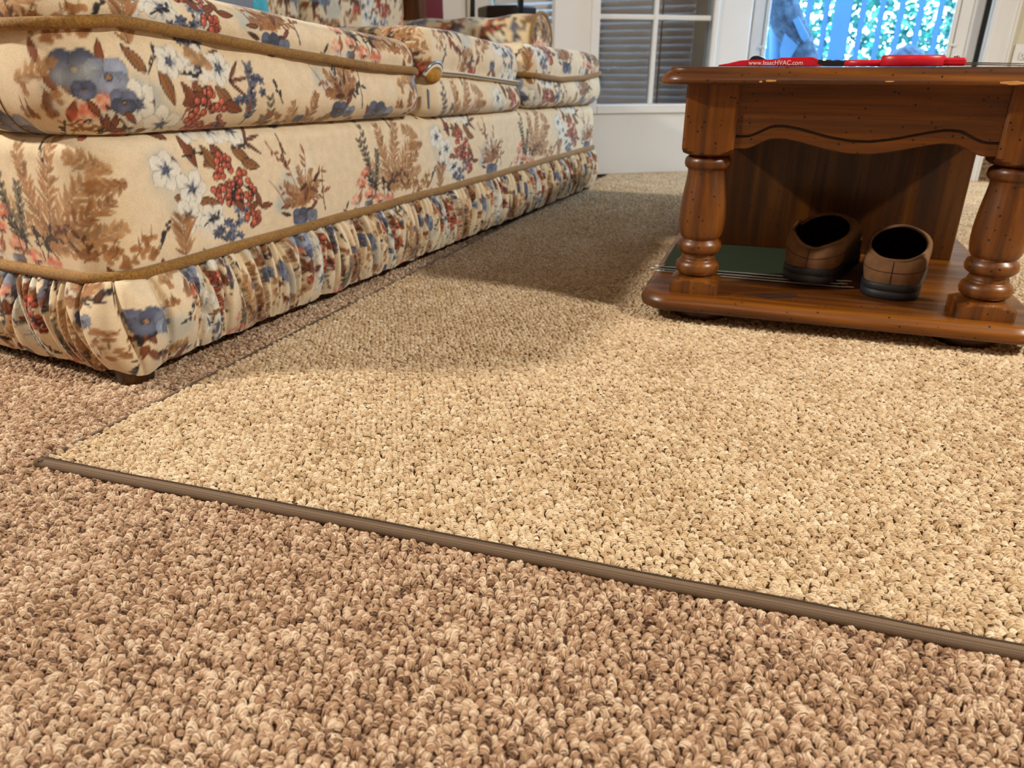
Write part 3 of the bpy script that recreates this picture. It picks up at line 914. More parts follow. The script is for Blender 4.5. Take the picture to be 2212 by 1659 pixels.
for c0, dep, wd, sl, cv, rch in cre:
    pos = c0 + sl * (tt - 0.3) + cv * (tt - 0.5) ** 2
    d = kr[:, None] - pos[None]
    near = np.abs(d) < 0.06
    amp = dep * np.where(c0 > 0.05, 1.3, 1.0) * (0.45 + 0.55 * np.exp(-((tt - 0.15) / (0.3 + 0.5 * rch)) ** 2))[None]
    fold -= np.where(near, amp * np.where(d > 0, np.exp(-d / (wd * 0.45)), np.exp(d / (wd * 2.0))), 0)
    shift += 0.5 * 0.034 * np.tanh(d / 0.0025)         # cloth swallowed by each fold
puff = 0.034 * np.sin(np.pi * np.clip(tt * 0.86, 0, 1) ** 0.8) ** 0.7 - 0.010 * tt ** 4
zsk = 0.155 - 0.131 * tt
zbot = smooth_noise(kr, 41, f=5) * 0.0045
corner = np.exp(-((kr) / 0.03) ** 2)
P = np.zeros((len(kr), m, 3))
o_ = puff[None] * 0.85 + fold * (np.sin(np.pi * np.clip(tt * 0.9 + 0.08, 0, 1)) ** 0.4)[None] - 0.004
P[..., :2] = kp[:, None] + kn[:, None] * o_[..., None]
P[..., 2] = zsk[None] + zbot[:, None] * tt[None] ** 2 - 0.006 * corner[:, None] * tt[None] ** 2
uu = uv_u(kr)[:, None] * 0.9 + shift + 0.24
vv = 0.385 - tt[None] * 0.17 + 0.004 * np.sin(kr * 60)[:, None]
gridobj('skirt', in_sofa(P), M_cloth, sofa, closed_u=True, cols=cloth_at(uu, vv), flip=True)
# dust cover under the sofa and the feet
boxobj('bottom_cloth', (SXB + 0.02 + 1.3, SY0 + 0.03 - 1.6, 0.048), (SX - 0.03 + 1.3, SY1 - 0.03 - 1.6, 0.16), plain('dust_cover', (22, 20, 19), 0.95), sofa)
for fx_, fy_ in ((-0.906, 0.646), (-0.912, 2.565), (-1.75, 0.66), (-1.75, 2.56)):
    latheobj('foot', [(0.022, 0.0), (0.025, 0.004), (0.026, 0.03), (0.027, 0.05)], M_foot, sofa, 20, (fx_ + 1.3, fy_ - 1.6, 0.0))

def cushion(name, label, poly, rad, fzb, fzp, fzt, uoff, voff, group, e_b=0.045, e_t=0.085, crown=0.012, tops=(0.03, 0.07, 0.12), trim='cord', dense=0.0026, seed=1, noise_a=0.004, s0=0.0, vis=None, base=None, m1=34, m2=34, pinch=0.005, cat='cushion', nm='seat_cushion'):
    fine_ = round_poly(poly, rad)
    pts, nrm, sv, tot = resample(fine_, vis)
    sr = np.where(sv > tot * 0.72, sv - tot, sv) - s0
    x, y = pts[:, 0], pts[:, 1]
    zb, zp, zt = fzb(x, y)[:, None], fzp(x, y)[:, None], fzt(x, y)[:, None]
    a1 = np.linspace(0, np.pi / 2, m1); a2 = np.linspace(0, np.pi / 2, m2)[1:]
    lo_off = -e_b * (1 - np.sin(a1) ** 0.62) - pinch * np.exp(-((a1 - np.pi / 2) / 0.22) ** 2) + 0.010 * np.sin(a1 * 2) ** 2
    lo_z = zb + (zp - zb) * (1 - np.cos(a1))[None]
    hi_off = -e_t * (1 - np.cos(a2) ** 0.55) - pinch * np.exp(-(a2 / 0.22) ** 2)
    hi_z = zp + (zt - zp) * (np.sin(a2) ** 0.8)[None]
    t_off = -(e_t + np.array(tops)); t_z = zt + crown * np.array([0.45, 0.8, 1.0])[None]
    b_off = np.array([-e_b - 0.06]); b_z = zb
    offs = np.concatenate([b_off, lo_off, hi_off, t_off])[None] + 0 * zb
    zs = np.concatenate([b_z, lo_z, hi_z, t_z], 1)
    n_off = smooth_noise(sr, seed, f=3.0)[:, None] * noise_a * np.sin(np.linspace(0, np.pi, offs.shape[1]))[None] + smooth_noise(sr, seed + 3, f=9.0)[:, None] * noise_a * 0.35
    offs = offs + n_off
    P = np.zeros(offs.shape + (3,))
    P[..., :2] = pts[:, None] + nrm[:, None] * offs[..., None]
    P[..., 2] = zs
    d = np.sqrt(np.diff(offs, axis=1) ** 2 + np.diff(zs, axis=1) ** 2)
    vlen = np.concatenate([np.zeros((len(pts), 1)), np.cumsum(d, 1)], 1)
    cols = cloth_at((sr + uoff)[:, None] + 0 * vlen, vlen + voff)
    o0 = np.array(base)
    root = empty(nm, tuple(o0))
    tag(root, label, cat, group)
    gridobj('cover', P - o0, M_cloth, root, closed_u=True, caps=(True, True), cols=cols)
    info = dict(P=P, pts=pts, nrm=nrm, sr=sr, zp=zp[:, 0], root=root, o0=o0, m1=m1)
    if trim == 'cord':
        c3 = np.concatenate([pts + nrm * 0.0005, zp], 1)
        tubeobj('cord', (c3 - o0)[::2], 0.0076, M_cord, root, 10, closed=True)
    return info
def vis1(x, y):
    h = np.full(x.shape, 0.012)
    h = np.where((x > -1.25) & (y < 0.9), 0.0026, h)
    return np.where(x > -0.99, 0.0022, h)
def vis2(x, y):
    return np.where(x > -1.0, 0.0032, np.where((x > -1.25), 0.006, 0.02))
CI = lambda y, a: np.interp(y, [q[0] for q in a], [q[1] for q in a])
G = 'seat cushions on the floral sofa'
c1 = cushion('c1', 'near seat cushion with thick olive cord and a crowned top', [(-0.868, 0.612), (-0.862, 1.418), (-1.56, 1.418), (-1.56, 0.86), (-1.14, 0.86), (-1.14, 0.612)],
             [0.085, 0.06, 0.09, 0.09, 0.02, 0.10], lambda x, y: ztop(y) - 0.001, lambda x, y: CI(y, [(0.55, 0.462), (0.70, 0.473), (0.82, 0.461), (1.0, 0.441), (1.25, 0.419), (1.42, 0.411)]) - 0.03 * np.clip(-0.95 - x, 0, 1),
             lambda x, y: CI(y, [(0.55, 0.516), (0.85, 0.516), (1.0, 0.503), (1.1, 0.493), (1.25, 0.482), (1.42, 0.470)]) + 0.0 * x, 0.27, 0.215, G, e_t=0.070, crown=0.004, tops=(0.006, 0.012, 0.016), m1=64, m2=60, base=(-1.2, 1.0, 0.33), vis=vis1, s0=0.045, seed=3)
# box seam near the corner of the near cushion
k = int(np.argmin(np.abs(c1['sr'] - (-0.085)) + (c1['pts'][:, 1] > 0.9) * 9))
tubeobj('seam', (c1['P'][k, 2:104] - c1['o0']), 0.0011, plain('seam_thread', (120, 98, 72), 0.9), c1['root'], 5)
c2 = cushion('c2', 'middle seat cushion turned round so that its open zip faces the front', [(-0.868, 1.428), (-0.880, 1.962), (-1.56, 1.962), (-1.56, 1.428)], [0.048, 0.045, 0.06, 0.06],
             lambda x, y: ztop(y) - 0.004, lambda x, y: CI(y, [(1.43, 0.412), (1.6, 0.404), (1.97, 0.378)]), lambda x, y: CI(y, [(1.43, 0.500), (1.6, 0.497), (1.95, 0.470)]), 0.02, 0.03, G,
             e_b=0.02, e_t=0.045, crown=0.003, tops=(0.005, 0.01, 0.014), trim=None, base=(-1.2, 1.7, 0.31), vis=vis2, s0=0.03, seed=8, pinch=0.008, noise_a=0.003)
c3 = cushion('c3', 'far seat cushion with olive cord beside the white door', [(-0.866, 1.975), (-0.866, 2.628), (-1.10, 2.628), (-1.10, 2.37), (-1.56, 2.37), (-1.56, 1.975)],
             [0.06, 0.075, 0.085, 0.02, 0.08, 0.06], lambda x, y: ztop(y) - 0.001, lambda x, y: CI(y, [(1.97, 0.402), (2.2, 0.386), (2.4, 0.388), (2.63, 0.404)]), lambda x, y: CI(y, [(1.97, 0.482), (2.5, 0.468), (2.63, 0.458)]), 0.36, 0.22, G,
             e_t=0.060, crown=0.004, tops=(0.006, 0.012, 0.016), base=(-1.2, 2.3, 0.31), vis=vis2, s0=0.035, seed=13)
# zip of the middle cushion
fr = [i for i in np.argsort(c2['sr']) if c2['pts'][i, 0] > -0.893 and c2['pts'][i, 1] > 1.468]
zp_ = np.concatenate([c2['pts'][fr] + c2['nrm'][fr] * 0.001, c2['zp'][fr][:, None]], 1)
M_zip = plain('zip_metal', (150, 156, 164), 0.35, 0.1, 200, metallic=0.8)
M_cloth_plain = plain('zip_flap', (214, 196, 166), 0.85)
M_lining = plain('zip_tape', (232, 224, 208), 0.8)
M_ztape = plain('zip_tape_blue', (110, 116, 128), 0.8)
M_foam = plain('mustard_foam', (176, 128, 48), 0.95, 0.3, 90, bmp=0.6, bscale=160)
o2 = c2['o0']
tubeobj('zip_tape', zp_ - o2 - [0.002, 0, 0], 0.0042, M_cloth_plain, c2['root'], 8, flat=1.3)
tubeobj('zip_teeth', zp_ - o2 + [0.0026, 0, 0.0005], 0.0016, M_ztape, c2['root'], 6)
# the open end: an arch of zip, the lining and the foam behind it
q = np.linspace(0, np.pi, 24)
yy0, yy1 = 1.428, 1.492
arch = np.stack([-0.868 + 0.010 * np.sin(q), yy0 + (yy1 - yy0) * (1 - np.cos(q)) / 2, 0.409 + 0.020 * np.sin(q)], 1)
tubeobj('zip_arch', arch - o2, 0.0036, M_zip, c2['root'], 8)
tubeobj('zip_lining', arch * [1, 1, 1] - [0.003, 0, 0.0055] - o2, 0.0050, M_lining, c2['root'], 8)
a_ = np.linspace(0, 2 * np.pi, 24, endpoint=False); b_ = np.linspace(-np.pi / 2, np.pi / 2, 13)
S = np.stack([0.012 * np.cos(b_)[None] * np.cos(a_)[:, None], 0.030 * np.cos(b_)[None] * np.sin(a_)[:, None], 0.017 * np.sin(b_)[None] + 0 * a_[:, None]], -1)
gridobj('foam', S + [-0.868, 1.458, 0.405] - o2, M_foam, c2['root'], closed_u=True)
boxobj('zip_pull', (-0.862 - o2[0], 1.4195 - o2[1], 0.338 - o2[2]), (-0.858 - o2[0], 1.4265 - o2[1], 0.378 - o2[2]), M_zip, c2['root'], 0.0015)

# back of the sofa, arms, back cushions
def soft_box(name, lo, hi, parent, uo, vo, rad=0.05, puff=0.015, step=0.008, seed=1):
    """upholstered block: rounded plan, domed top"""
    lo, hi = np.array(lo), np.array(hi)
    f_ = round_poly([(hi[0], lo[1]), (hi[0], hi[1]), (lo[0], hi[1]), (lo[0], lo[1])], rad)
    pts, nrm, sv, tot = resample(f_, lambda x, y: np.full(x.shape, step))
    m = 50
    t = np.linspace(0, 1, m)
    a = np.clip((t - 0.75) / 0.25, 0, 1) * np.pi / 2
    h = hi[2] - lo[2]
    z = np.where(t < 0.75, lo[2] + (h - rad) * t / 0.75, hi[2] - rad + rad * np.sin(a))
    of = -rad * 0.9 * (1 - np.cos(a)) + puff * np.sin(np.pi * t)
    P = np.zeros((len(pts), m, 3))
    P[..., :2] = pts[:, None] + nrm[:, None] * (of[None] + smooth_noise(sv, seed, f=4)[:, None] * 0.003)[..., None]
    P[..., 2] = z[None]
    return gridobj(name, P, M_cloth, parent, closed_u=True, caps=(True, True), cols=cloth_at(sv[:, None] + uo + 0 * z[None], z[None] + vo + 0 * sv[:, None]))
SOF = np.array([-1.3, 1.6, 0])
soft_box('back', np.array((-1.80, 0.64, 0.30)) - SOF, np.array((-1.665, 2.59, 0.80)) - SOF, sofa, 0, 0.1, 0.05, 0.01, 0.012)
def arm(yc, y0, y1, lab):
    """rolled arm: upholstered wall and a roll with a corded face at the front"""
    soft_box('arm', np.array((-1.74, y0, 0.30)) - SOF, np.array((-1.135, y1, 0.50)) - SOF, sofa, 0.05, 0.2, 0.03, 0.004, 0.008)
    n, m = 40, 48
    x = np.linspace(-1.74, -1.055, m)
    a = np.linspace(0, 2 * np.pi, n, endpoint=False)
    r = 0.080 + 0.010 * np.clip((x + 1.25) / 0.2, 0, 1) + 0.003 * np.sin(x * 37)
    P = np.zeros((n, m, 3))
    P[..., 0] = x[None]; P[..., 1] = yc + np.cos(a)[:, None] * r[None] * 0.98; P[..., 2] = 0.497 + np.sin(a)[:, None] * r[None]
    cl = cloth_at(x[None] * 1.0 + 0.2 + 0 * a[:, None], a[:, None] * 0.09 + 0.11 + 0 * x[None]) * np.array([0.93, 0.9, 0.82])
    o = gridobj('arm_roll', P - SOF, M_cloth, sofa, closed_u=True, caps=(True, True), cols=cl)
    ring = np.stack([np.full(n, -1.053), yc + np.cos(a) * 0.088, 0.497 + np.sin(a) * 0.090], 1)
    tubeobj('cord', ring - SOF, 0.006, M_cord, o, 8, closed=True)
    rr_ = np.linspace(0.0, 0.083, 14)
    D = np.zeros((n, 14, 3)); D[..., 0] = -1.052 + 0.012 * (1 - (rr_ / 0.083) ** 2)[None]; D[..., 1] = yc + np.cos(a)[:, None] * rr_[None]; D[..., 2] = 0.497 + np.sin(a)[:, None] * rr_[None]
    gridobj('arm_face', D - SOF, M_cloth, o, closed_u=True, cols=cloth_at(D[..., 1] * 1.0 + 0.44, D[..., 2] + 0.12))
arm(2.492, 2.40, 2.585, 'far')
arm(0.738, 0.645, 0.83, 'near')
GB = 'back cushions of the floral sofa'
for k, (y0, y1, lb) in enumerate(((0.85, 1.355, 'near back cushion standing behind the near seat cushion'), (1.365, 1.845, 'middle back cushion behind the teal pillow'), (1.86, 2.385, 'far back cushion next to the far arm of the sofa'))):
    o_ = np.array((-1.60, (y0 + y1) / 2, 0.46))
    r_ = empty('back_cushion', tuple(o_)); tag(r_, lb, 'cushion', GB)
    soft_box('cover', np.array((-1.648, y0 + 0.004, 0.507)) - o_, np.array((-1.508, y1 - 0.004, 0.86)) - o_, r_, 0.1 + 0.37 * k, 0.16, 0.05, 0.004, 0.005, 5 + k)
# wooden end of the sofa back, seen past the far back cushion
boxobj('back_post', np.array((-1.66, 2.588, 0.30)) - SOF, np.array((-1.585, 2.636, 0.92)) - SOF, wood('sofa_post_wood', 2, 1.0, 0.35, 0), sofa, 0.006)

# throw pillows and papers left on the seat
def pillow(name, label, c, w, h, th, rot, mat, nub=False):
    n = 33
    a = np.linspace(-1, 1, n)
    U, V = np.meshgrid(a, a, indexing='ij')
    prof = np.clip((1 - U ** 4) * (1 - V ** 4), 0, 1) ** 0.5
    pin = 1 - 0.06 * (U ** 2 * V ** 2)
    bmpv = 0.004 * np.sin(U * 46) * np.sin(V * 46) * prof if nub else 0
    root = empty(name, c); tag(root, label, 'pillow')
    for s, nm in ((1, 'front'), (-1, 'back')):
        P = np.stack([s * (th / 2 * prof + bmpv), U * w / 2 * pin, V * h / 2 * pin], -1)
        o = gridobj(nm, P, mat, root, flip=(s < 0))
    root.rotation_euler = rot
    return root
M_teal = cord_mat('teal_knit', (64, 176, 196), 500)
M_greyp = plain('grey_cloth', (124, 132, 148), 0.9, 0.06, 60, bmp=0.3, bscale=500)
pillow('throw_pillow', 'teal knitted throw pillow leaning on the sofa back', (-1.42, 1.385, 0.665), 0.345, 0.34, 0.09, (0, R(-14), R(0)), M_teal, True)
pillow('throw_pillow', 'plain grey throw pillow in front of the teal one', (-1.30, 1.20, 0.668), 0.33, 0.34, 0.09, (0, R(-14), R(-6)), M_greyp)

# ------------------------------------------------------------------ coffee table (local frame: u across its short end, v along its length)
TAB = (-0.011, 1.290, 0.0)
TROT = R(6.0)
table = empty('coffee_table', TAB, TROT)
tag(table, 'brown stained pine coffee table with turned legs, scalloped apron and a low shelf', 'table')
LU, LV0, LV1 = 0.222, 0.0, 0.93
HW = 0.313                                   # half width of top and shelf
M_wx, M_wy, M_wz = wood('pine_across', 0), wood('pine_along', 1), wood('pine_upright', 2)
M_panel_shaded = wood('pine_panel_shaded', 2, 0.5, 0.33, 0.6)  # darker board, with the under-table shade also put into its tone
def slab(name, hw, v0, v1, z0, z1, rad, prof, mat, parent):
    """board with rounded corners and a moulded edge; prof: (inset, height fraction) from the bottom up"""
    f_ = round_poly([(hw, v0), (hw, v1), (-hw, v1), (-hw, v0)], rad, 0.004)
    pts, nrm, sv, tot = resample(f_, lambda x, y: np.full(x.shape, 0.006))
    P = np.zeros((len(pts), len(prof), 3))
    for j, (o, h) in enumerate(prof):
        P[:, j, :2] = pts - nrm * o
        P[:, j, 2] = z0 + (z1 - z0) * h
    # the flat top runs in quads to a line down the middle of the board
    mid = np.stack([np.zeros(len(pts)), np.clip(pts[:, 1], v0 + hw, v1 - hw), np.full(len(pts), z1)], 1)
    half = (P[:, -1] + mid) / 2
    P = np.concatenate([P, half[:, None], mid[:, None]], 1)
    return gridobj(name, P, mat, parent, closed_u=True, caps=(True, False))
TOPZ = 0.4205
topb = slab('tabletop', 0.306, -0.066, LV1 + 0.066, 0.396, TOPZ, 0.045,
     [(0.030, 0.0), (0.006, 0.0), (0.001, 0.05), (0.0, 0.14), (0.0005, 0.30), (0.003, 0.48), (0.007, 0.64), (0.0115, 0.76), (0.0130, 0.80), (0.0132, 0.90), (0.0150, 0.985), (0.0175, 1.0), (0.03, 1.0)], M_wx, table)
shelf = slab('shelf', HW, -0.068, LV1 + 0.068, 0.033, 0.060, 0.055,
     [(0.03, 0.0), (0.007, 0.0), (0.002, 0.10), (0.0, 0.28), (0.0, 0.5), (0.002, 0.66), (0.005, 0.80), (0.0085, 0.93), (0.011, 0.985), (0.014, 1.0), (0.03, 1.0)], M_wx, table)
# pale chips where the stain has worn off the edges
M_chip = plain('bare_pine', (206, 150, 84), 0.8, 0.12, 80)
def chip(u, z, w, h, v, parent, seed):
    g = np.random.default_rng(seed); n = 14
    a = np.linspace(0, 2 * np.pi, n, endpoint=False)
    rad_ = g.uniform(0.75, 1.15, n)
    ring = [(u + math.cos(q) * w / 2 * r_, v, z + math.sin(q) * h / 2 * r_) for q, r_ in zip(a, rad_)]
    pyobj('worn_chip', ring + [(x, v + 0.002, z_) for x, _, z_ in ring], [tuple(range(n))[::-1]] + [(i, (i + 1) % n, n + (i + 1) % n, n + i) for i in range(n)], M_chip, parent)
chip(0.172, 0.4005, 0.034, 0.0050, -0.0668, topb, 1); chip(-0.139, 0.4015, 0.018, 0.0030, -0.0668, topb, 2); chip(-0.153, 0.4003, 0.005, 0.003, -0.0668, topb, 3); chip(0.02, 0.4015, 0.012, 0.002, -0.0668, topb, 4)
# splintered gouge in the veneer of the shelf
pyobj('veneer_gouge', [(-0.145, -0.015, 0.0604), (-0.10, -0.008, 0.0612), (-0.052, 0.010, 0.0612), (-0.055, -0.004, 0.0608), (-0.098, -0.024, 0.0608), (-0.12, -0.016, 0.0606)], [(0, 5, 4, 3, 2, 1)], plain('gouge_dark', (34, 18, 14), 0.7), shelf)
pyobj('splinter', [(-0.160, -0.013, 0.0606), (-0.10, -0.005, 0.0640), (-0.054, 0.014, 0.0640), (-0.054, 0.0165, 0.0625), (-0.10, -0.001, 0.0625)], [(0, 1, 2, 3, 4), (4, 3, 2, 1, 0)], plain('splinter_wood', (122, 84, 72), 0.5), shelf)

B2 = 0.0405                                   # half width of the square blocks
def leg(u, v):
    g = empty('leg', (u, v, 0), 0, table)
    # upper block, cut round at its lower end
    n = 64
    a = np.linspace(0, 2 * np.pi, n, endpoint=False) + np.pi / n
    sqr = B2 / np.maximum(np.abs(np.cos(a)), np.abs(np.sin(a)))
    rows = []
    for z, rmax in ((0.397, 0.06), (0.304, 0.06), (0.300, 0.0545), (0.296, 0.050), (0.292, 0.0445), (0.289, 0.037), (0.287, 0.030)):
        r_ = np.minimum(sqr, rmax)
        rows.append(np.stack([r_ * np.cos(a), r_ * np.sin(a), np.full(n, z)], 1))
    P = np.stack(rows[::-1], 1)
    gridobj('upper_block', P, M_wz, g, closed_u=True, caps=(True, True), smooth=False)
    prof = [(0.024, 0.086), (0.030, 0.089), (0.0355, 0.0935), (0.0375, 0.101), (0.0360, 0.108), (0.0315, 0.113), (0.0285, 0.1145), (0.0292, 0.1165), (0.0285, 0.119), (0.0272, 0.122), (0.0275, 0.126), (0.0325, 0.1275),
            (0.0360, 0.131), (0.0374, 0.138), (0.0355, 0.145), (0.0305, 0.149), (0.0298, 0.1505), (0.0325, 0.153), (0.0352, 0.158), (0.0372, 0.167), (0.0382, 0.180), (0.0380, 0.195), (0.0368, 0.212), (0.0348, 0.230),
            (0.0325, 0.246), (0.0312, 0.258), (0.0312, 0.264), (0.0325, 0.2665), (0.0352, 0.268), (0.0372, 0.272), (0.0376, 0.277), (0.0365, 0.282), (0.0330, 0.2855), (0.026, 0.288)]
    latheobj('turning', prof, M_wz, g, 44)
    rows = []
    for z, rmax in ((0.060, 0.06), (0.077, 0.0565), (0.0795, 0.0500), (0.082, 0.0440), (0.085, 0.038), (0.0875, 0.030)):
        r_ = np.minimum(sqr, rmax)
        rows.append(np.stack([r_ * np.cos(a), r_ * np.sin(a), np.full(n, z)], 1))
    gridobj('lower_block', np.stack(rows, 1), M_wz, g, closed_u=True, caps=(True, True), smooth=False)
for v in (LV0, LV1):
    for u in (-LU, LU):
        leg(u, v)
        latheobj('foot', [(0.034, 0.0095), (0.046, 0.011), (0.049, 0.016), (0.049, 0.030), (0.045, 0.0325)], M_foot, table, 32, (u + (0.012 if u < 0 else -0.012), v + (0.012 if v < 0.4 else -0.012), 0.0))
# scalloped apron with a cut line following the scallop
SCAL = [(0.0, 0.0), (0.062, 0.0), (0.095, 0.35), (0.150, 0.98), (0.205, 1.0), (0.26, 0.78), (0.38, 0.12), (0.46, -0.15), (0.54, -0.16), (0.62, 0.10), (0.74, 0.72), (0.80, 0.98), (0.855, 0.92), (0.915, 0.25), (0.945, 0.0), (1.0, 0.0)]
def scal(q): return np.interp(q, [s[0] for s in SCAL], [s[1] for s in SCAL])
def apron(name, p0, p1, nrm_, mat):
    n = 90
    q = np.linspace(0, 1, n)
    sm = np.array([scal(np.clip(q + d, 0, 1)) for d in np.linspace(-0.012, 0.012, 5)]).mean(0)
    zb = 0.3015 + 0.0165 * sm
    zg = zb + 0.0185
    zt = np.full(n, 0.3955)
    rows = [(zb, 0.018), (zb, 0.0015), (zb + 0.0015, 0.0), (zg - 0.0024, 0.0), (zg - 0.0012, 0.0035), (zg + 0.0012, 0.0035), (zg + 0.0024, 0.0), (zt, 0.0), (zt, 0.018)]
    P = np.zeros((n, len(rows), 3))
    p0, p1, nrm_ = np.array(p0), np.array(p1), np.array(nrm_)
    for j, (z, dep) in enumerate(rows):
        P[:, j, :2] = p0[None] + (p1 - p0)[None] * q[:, None] - nrm_[None] * dep
        P[:, j, 2] = z
    o = gridobj(name, P, mat, table, closed_v=True, smooth=False)
    G_ = np.zeros((n, 2, 3))
    for j, z in enumerate((zg - 0.0019, zg + 0.0019)):
        G_[:, j, :2] = p0[None] + (p1 - p0)[None] * q[:, None] - nrm_[None] * 0.0030; G_[:, j, 2] = z
    gridobj('cut_line', G_, plain('groove_dark', (24, 12, 10), 0.6), o, smooth=False)  # dark strip lying in the groove
apron('apron', (-LU + B2 - 0.002, -0.034), (LU - B2 + 0.002, -0.034), (0, -1), M_wx)
apron('apron', (LU - B2 + 0.002, LV1 + 0.034), (-LU + B2 - 0.002, LV1 + 0.034), (0, 1), M_wx)
apron('apron', (LU + 0.034, LV0 + B2 - 0.002), (LU + 0.034, LV1 - B2 + 0.002), (1, 0), M_wy)
apron('apron', (-LU - 0.034, LV1 - B2 + 0.002), (-LU - 0.034, LV0 + B2 - 0.002), (-1, 0), M_wy)
boxobj('divider_panel', (-0.258, 0.372, 0.060), (0.248, 0.390, 0.396), M_panel_shaded, table, 0.002)
boxobj('top_cleat', (-0.18, -0.030, 0.3955), (-0.075, -0.01, 0.3985), plain('cleat_wood', (96, 74, 58), 0.6), table)

# ------------------------------------------------------------------ slippers
def tw(u, v, z):
    c, s = math.cos(TROT), math.sin(TROT)
    return (TAB[0] + u * c - v * s, TAB[1] + u * s + v * c, z)
M_suede = plain('brown_suede', (122, 90, 64), 0.95, 0.22, 45, spec=0.1, bmp=0.35, bscale=700)
M_sole = plain('dark_rubber_sole', (32, 33, 38), 0.55, 0.12, 60, bmp=0.2, bscale=300)
def plaid_mat():
    m, nt, bs, nd, lk = nodes_of('plaid_fleece')
    v = texc(nd, lk)
    ck = nd.new('ShaderNodeTexChecker'); ck.inputs['Scale'].default_value = 55
    ck.inputs['Color1'].default_value = L4(86, 18, 20); ck.inputs['Color2'].default_value = L4(16, 14, 26)
    lk.new(v, ck.inputs['Vector']); lk.new(ck.outputs['Color'], bs.inputs['Base Color'])
    bs.inputs['Roughness'].default_value = 1.0; bs.inputs['Specular IOR Level'].default_value = 0.05
    bump(nd, lk, noise(nd, lk, v, 500, 2), 0.6, 0.002, bs)
    return m
M_plaid = plaid_mat()
def slipper(label, loc, rz, dent, mirror):
    """heel at the origin, toe along +y"""
    root = empty('slipper', loc, rz)
    tag(root, label, 'slipper', 'brown suede slippers on the shelf')
    n = 96
    Ls = 0.268
    # plan outline of the sole as a closed loop, starting at the heel
    key = [(0.0, 0.0), (0.024, 0.003), (0.041, 0.018), (0.0465, 0.045), (0.046, 0.08), (0.047, 0.12), (0.051, 0.165), (0.0525, 0.20), (0.045, 0.238), (0.028, 0.261), (0.006, 0.268)]
    R_ = [(x * (1.0 if not mirror else 0.96), y) for x, y in key]
    L_ = [(-x * (0.96 if not mirror else 1.0), y) for x, y in key[::-1][:-1]]
    loop = np.array(R_ + L_)
    d = np.linalg.norm(np.roll(loop, -1, 0) - loop, axis=1); S_ = np.concatenate([[0], np.cumsum(d)])
    lp = np.vstack([loop, loop[:1]])
    q = np.arange(n) / n * S_[-1]
    O = np.stack([np.interp(q, S_, lp[:, k]) for k in (0, 1)], 1)
    for _ in range(3): O = (np.roll(O, 1, 0) + 2 * O + np.roll(O, -1, 0)) / 4
    t = np.roll(O, -1, 0) - np.roll(O, 1, 0); t /= np.linalg.norm(t, axis=1)[:, None]
    nr = np.stack([t[:, 1], -t[:, 0]], 1)
    zh = 0.004 + 0.010 * np.clip((O[:, 1] - 0.20) / 0.07, 0, 1) ** 2          # toe spring
    th = 0.027 - 0.008 * np.clip(O[:, 1] / 0.2, 0, 1)
    rows = []
    for o, h in ((-0.012, 0.0), (-0.001, 0.0), (0.0015, 0.08), (0.002, 0.46), (0.0008, 0.50), (0.0008, 0.54), (0.002, 0.58), (0.002, 0.93), (0.0005, 1.0), (-0.004, 1.0)):
        rows.append(np.concatenate([O + nr * o, (zh - 0.004 + th * h)[:, None]], 1))
    sole = gridobj('sole', np.stack(rows, 1), M_sole, root, closed_u=True, caps=(True, True))
    zs = zh - 0.004 + th
    # opening: an ellipse in plan that climbs from the heel to the instep
    cy, ry, rx = 0.086, 0.076, 0.0455
    ang_ = np.arctan2(O[:, 0] / 0.046, -(O[:, 1] - cy) / np.where(O[:, 1] < cy, cy, Ls - cy))
    Rx = np.sin(ang_) * rx; Ry = cy - np.cos(ang_) * ry
    f = np.clip(Ry / (cy + ry), 0, 1)
    Rz = 0.071 + 0.0 * f - 0.006 * np.exp(-((Ry - 0.012) / 0.02) ** 2) + 0.025 * np.clip((f - 0.25) / 0.75, 0, 1) ** 1.3
    # trodden heel of the left slipper
    if dent:
        k = np.exp(-((Rx - 0.004) / 0.016) ** 2) * (Ry < cy)
        Rz = Rz - 0.007 * k; Ry = Ry + 0.010 * k
        k2 = np.exp(-((Rx + 0.034) / 0.012) ** 2) * (Ry < cy + 0.02)
        Rz = Rz + 0.012 * k2; Rx = Rx - 0.006 * k2
    mrow = 15
    T = np.linspace(0, 1, mrow)
    Bp = np.concatenate([O - nr * 0.001, zs[:, None]], 1); Rp = np.stack([Rx, Ry, Rz], 1)
    Cp = Bp * 0.72 + Rp * 0.28; Cp[:, 2] = zs + (Rz - zs) * (0.86 + 0.10 * np.clip((O[:, 1] - 0.12) / 0.1, 0, 1)); Cp[:, :2] += nr * 0.011
    Up = ((1 - T) ** 2)[None, :, None] * Bp[:, None] + (2 * T * (1 - T))[None, :, None] * Cp[:, None] + (T ** 2)[None, :, None] * Rp[:, None]
    upper = gridobj('upper', Up, M_suede, root, closed_u=True)
    inner = Up.copy(); inner[..., :2] -= nr[:, None] * 0.004 * (1 - 0.6 * T)[None, :, None]; inner[..., 2] -= 0.002
    inner[:, 0, 2] = zs + 0.001
    gridobj('lining', inner, M_plaid, root, closed_u=True, flip=True, caps=(True, False))
    rim = Rp.copy()
    tubeobj('rim_binding', rim, 0.0030, M_suede, root, 8, closed=True)
    # seams: up the back of the heel and along the side
    kb = int(np.argmin(np.hypot(O[:, 0], O[:, 1])))
    tubeobj('heel_seam', Up[kb] + [0, -0.0004, 0], 0.0008, plain('suede_seam', (62, 40, 24), 0.9), root, 5)
    side = [Up[(kb + j) % n, 5] + np.append(nr[(kb + j) % n] * 0.0004, 0) for j in range(-16, 17)]
    tubeobj('side_seam', side, 0.0006, plain('suede_seam', (62, 40, 24), 0.9), root, 5)
    return root
SH = 0.060
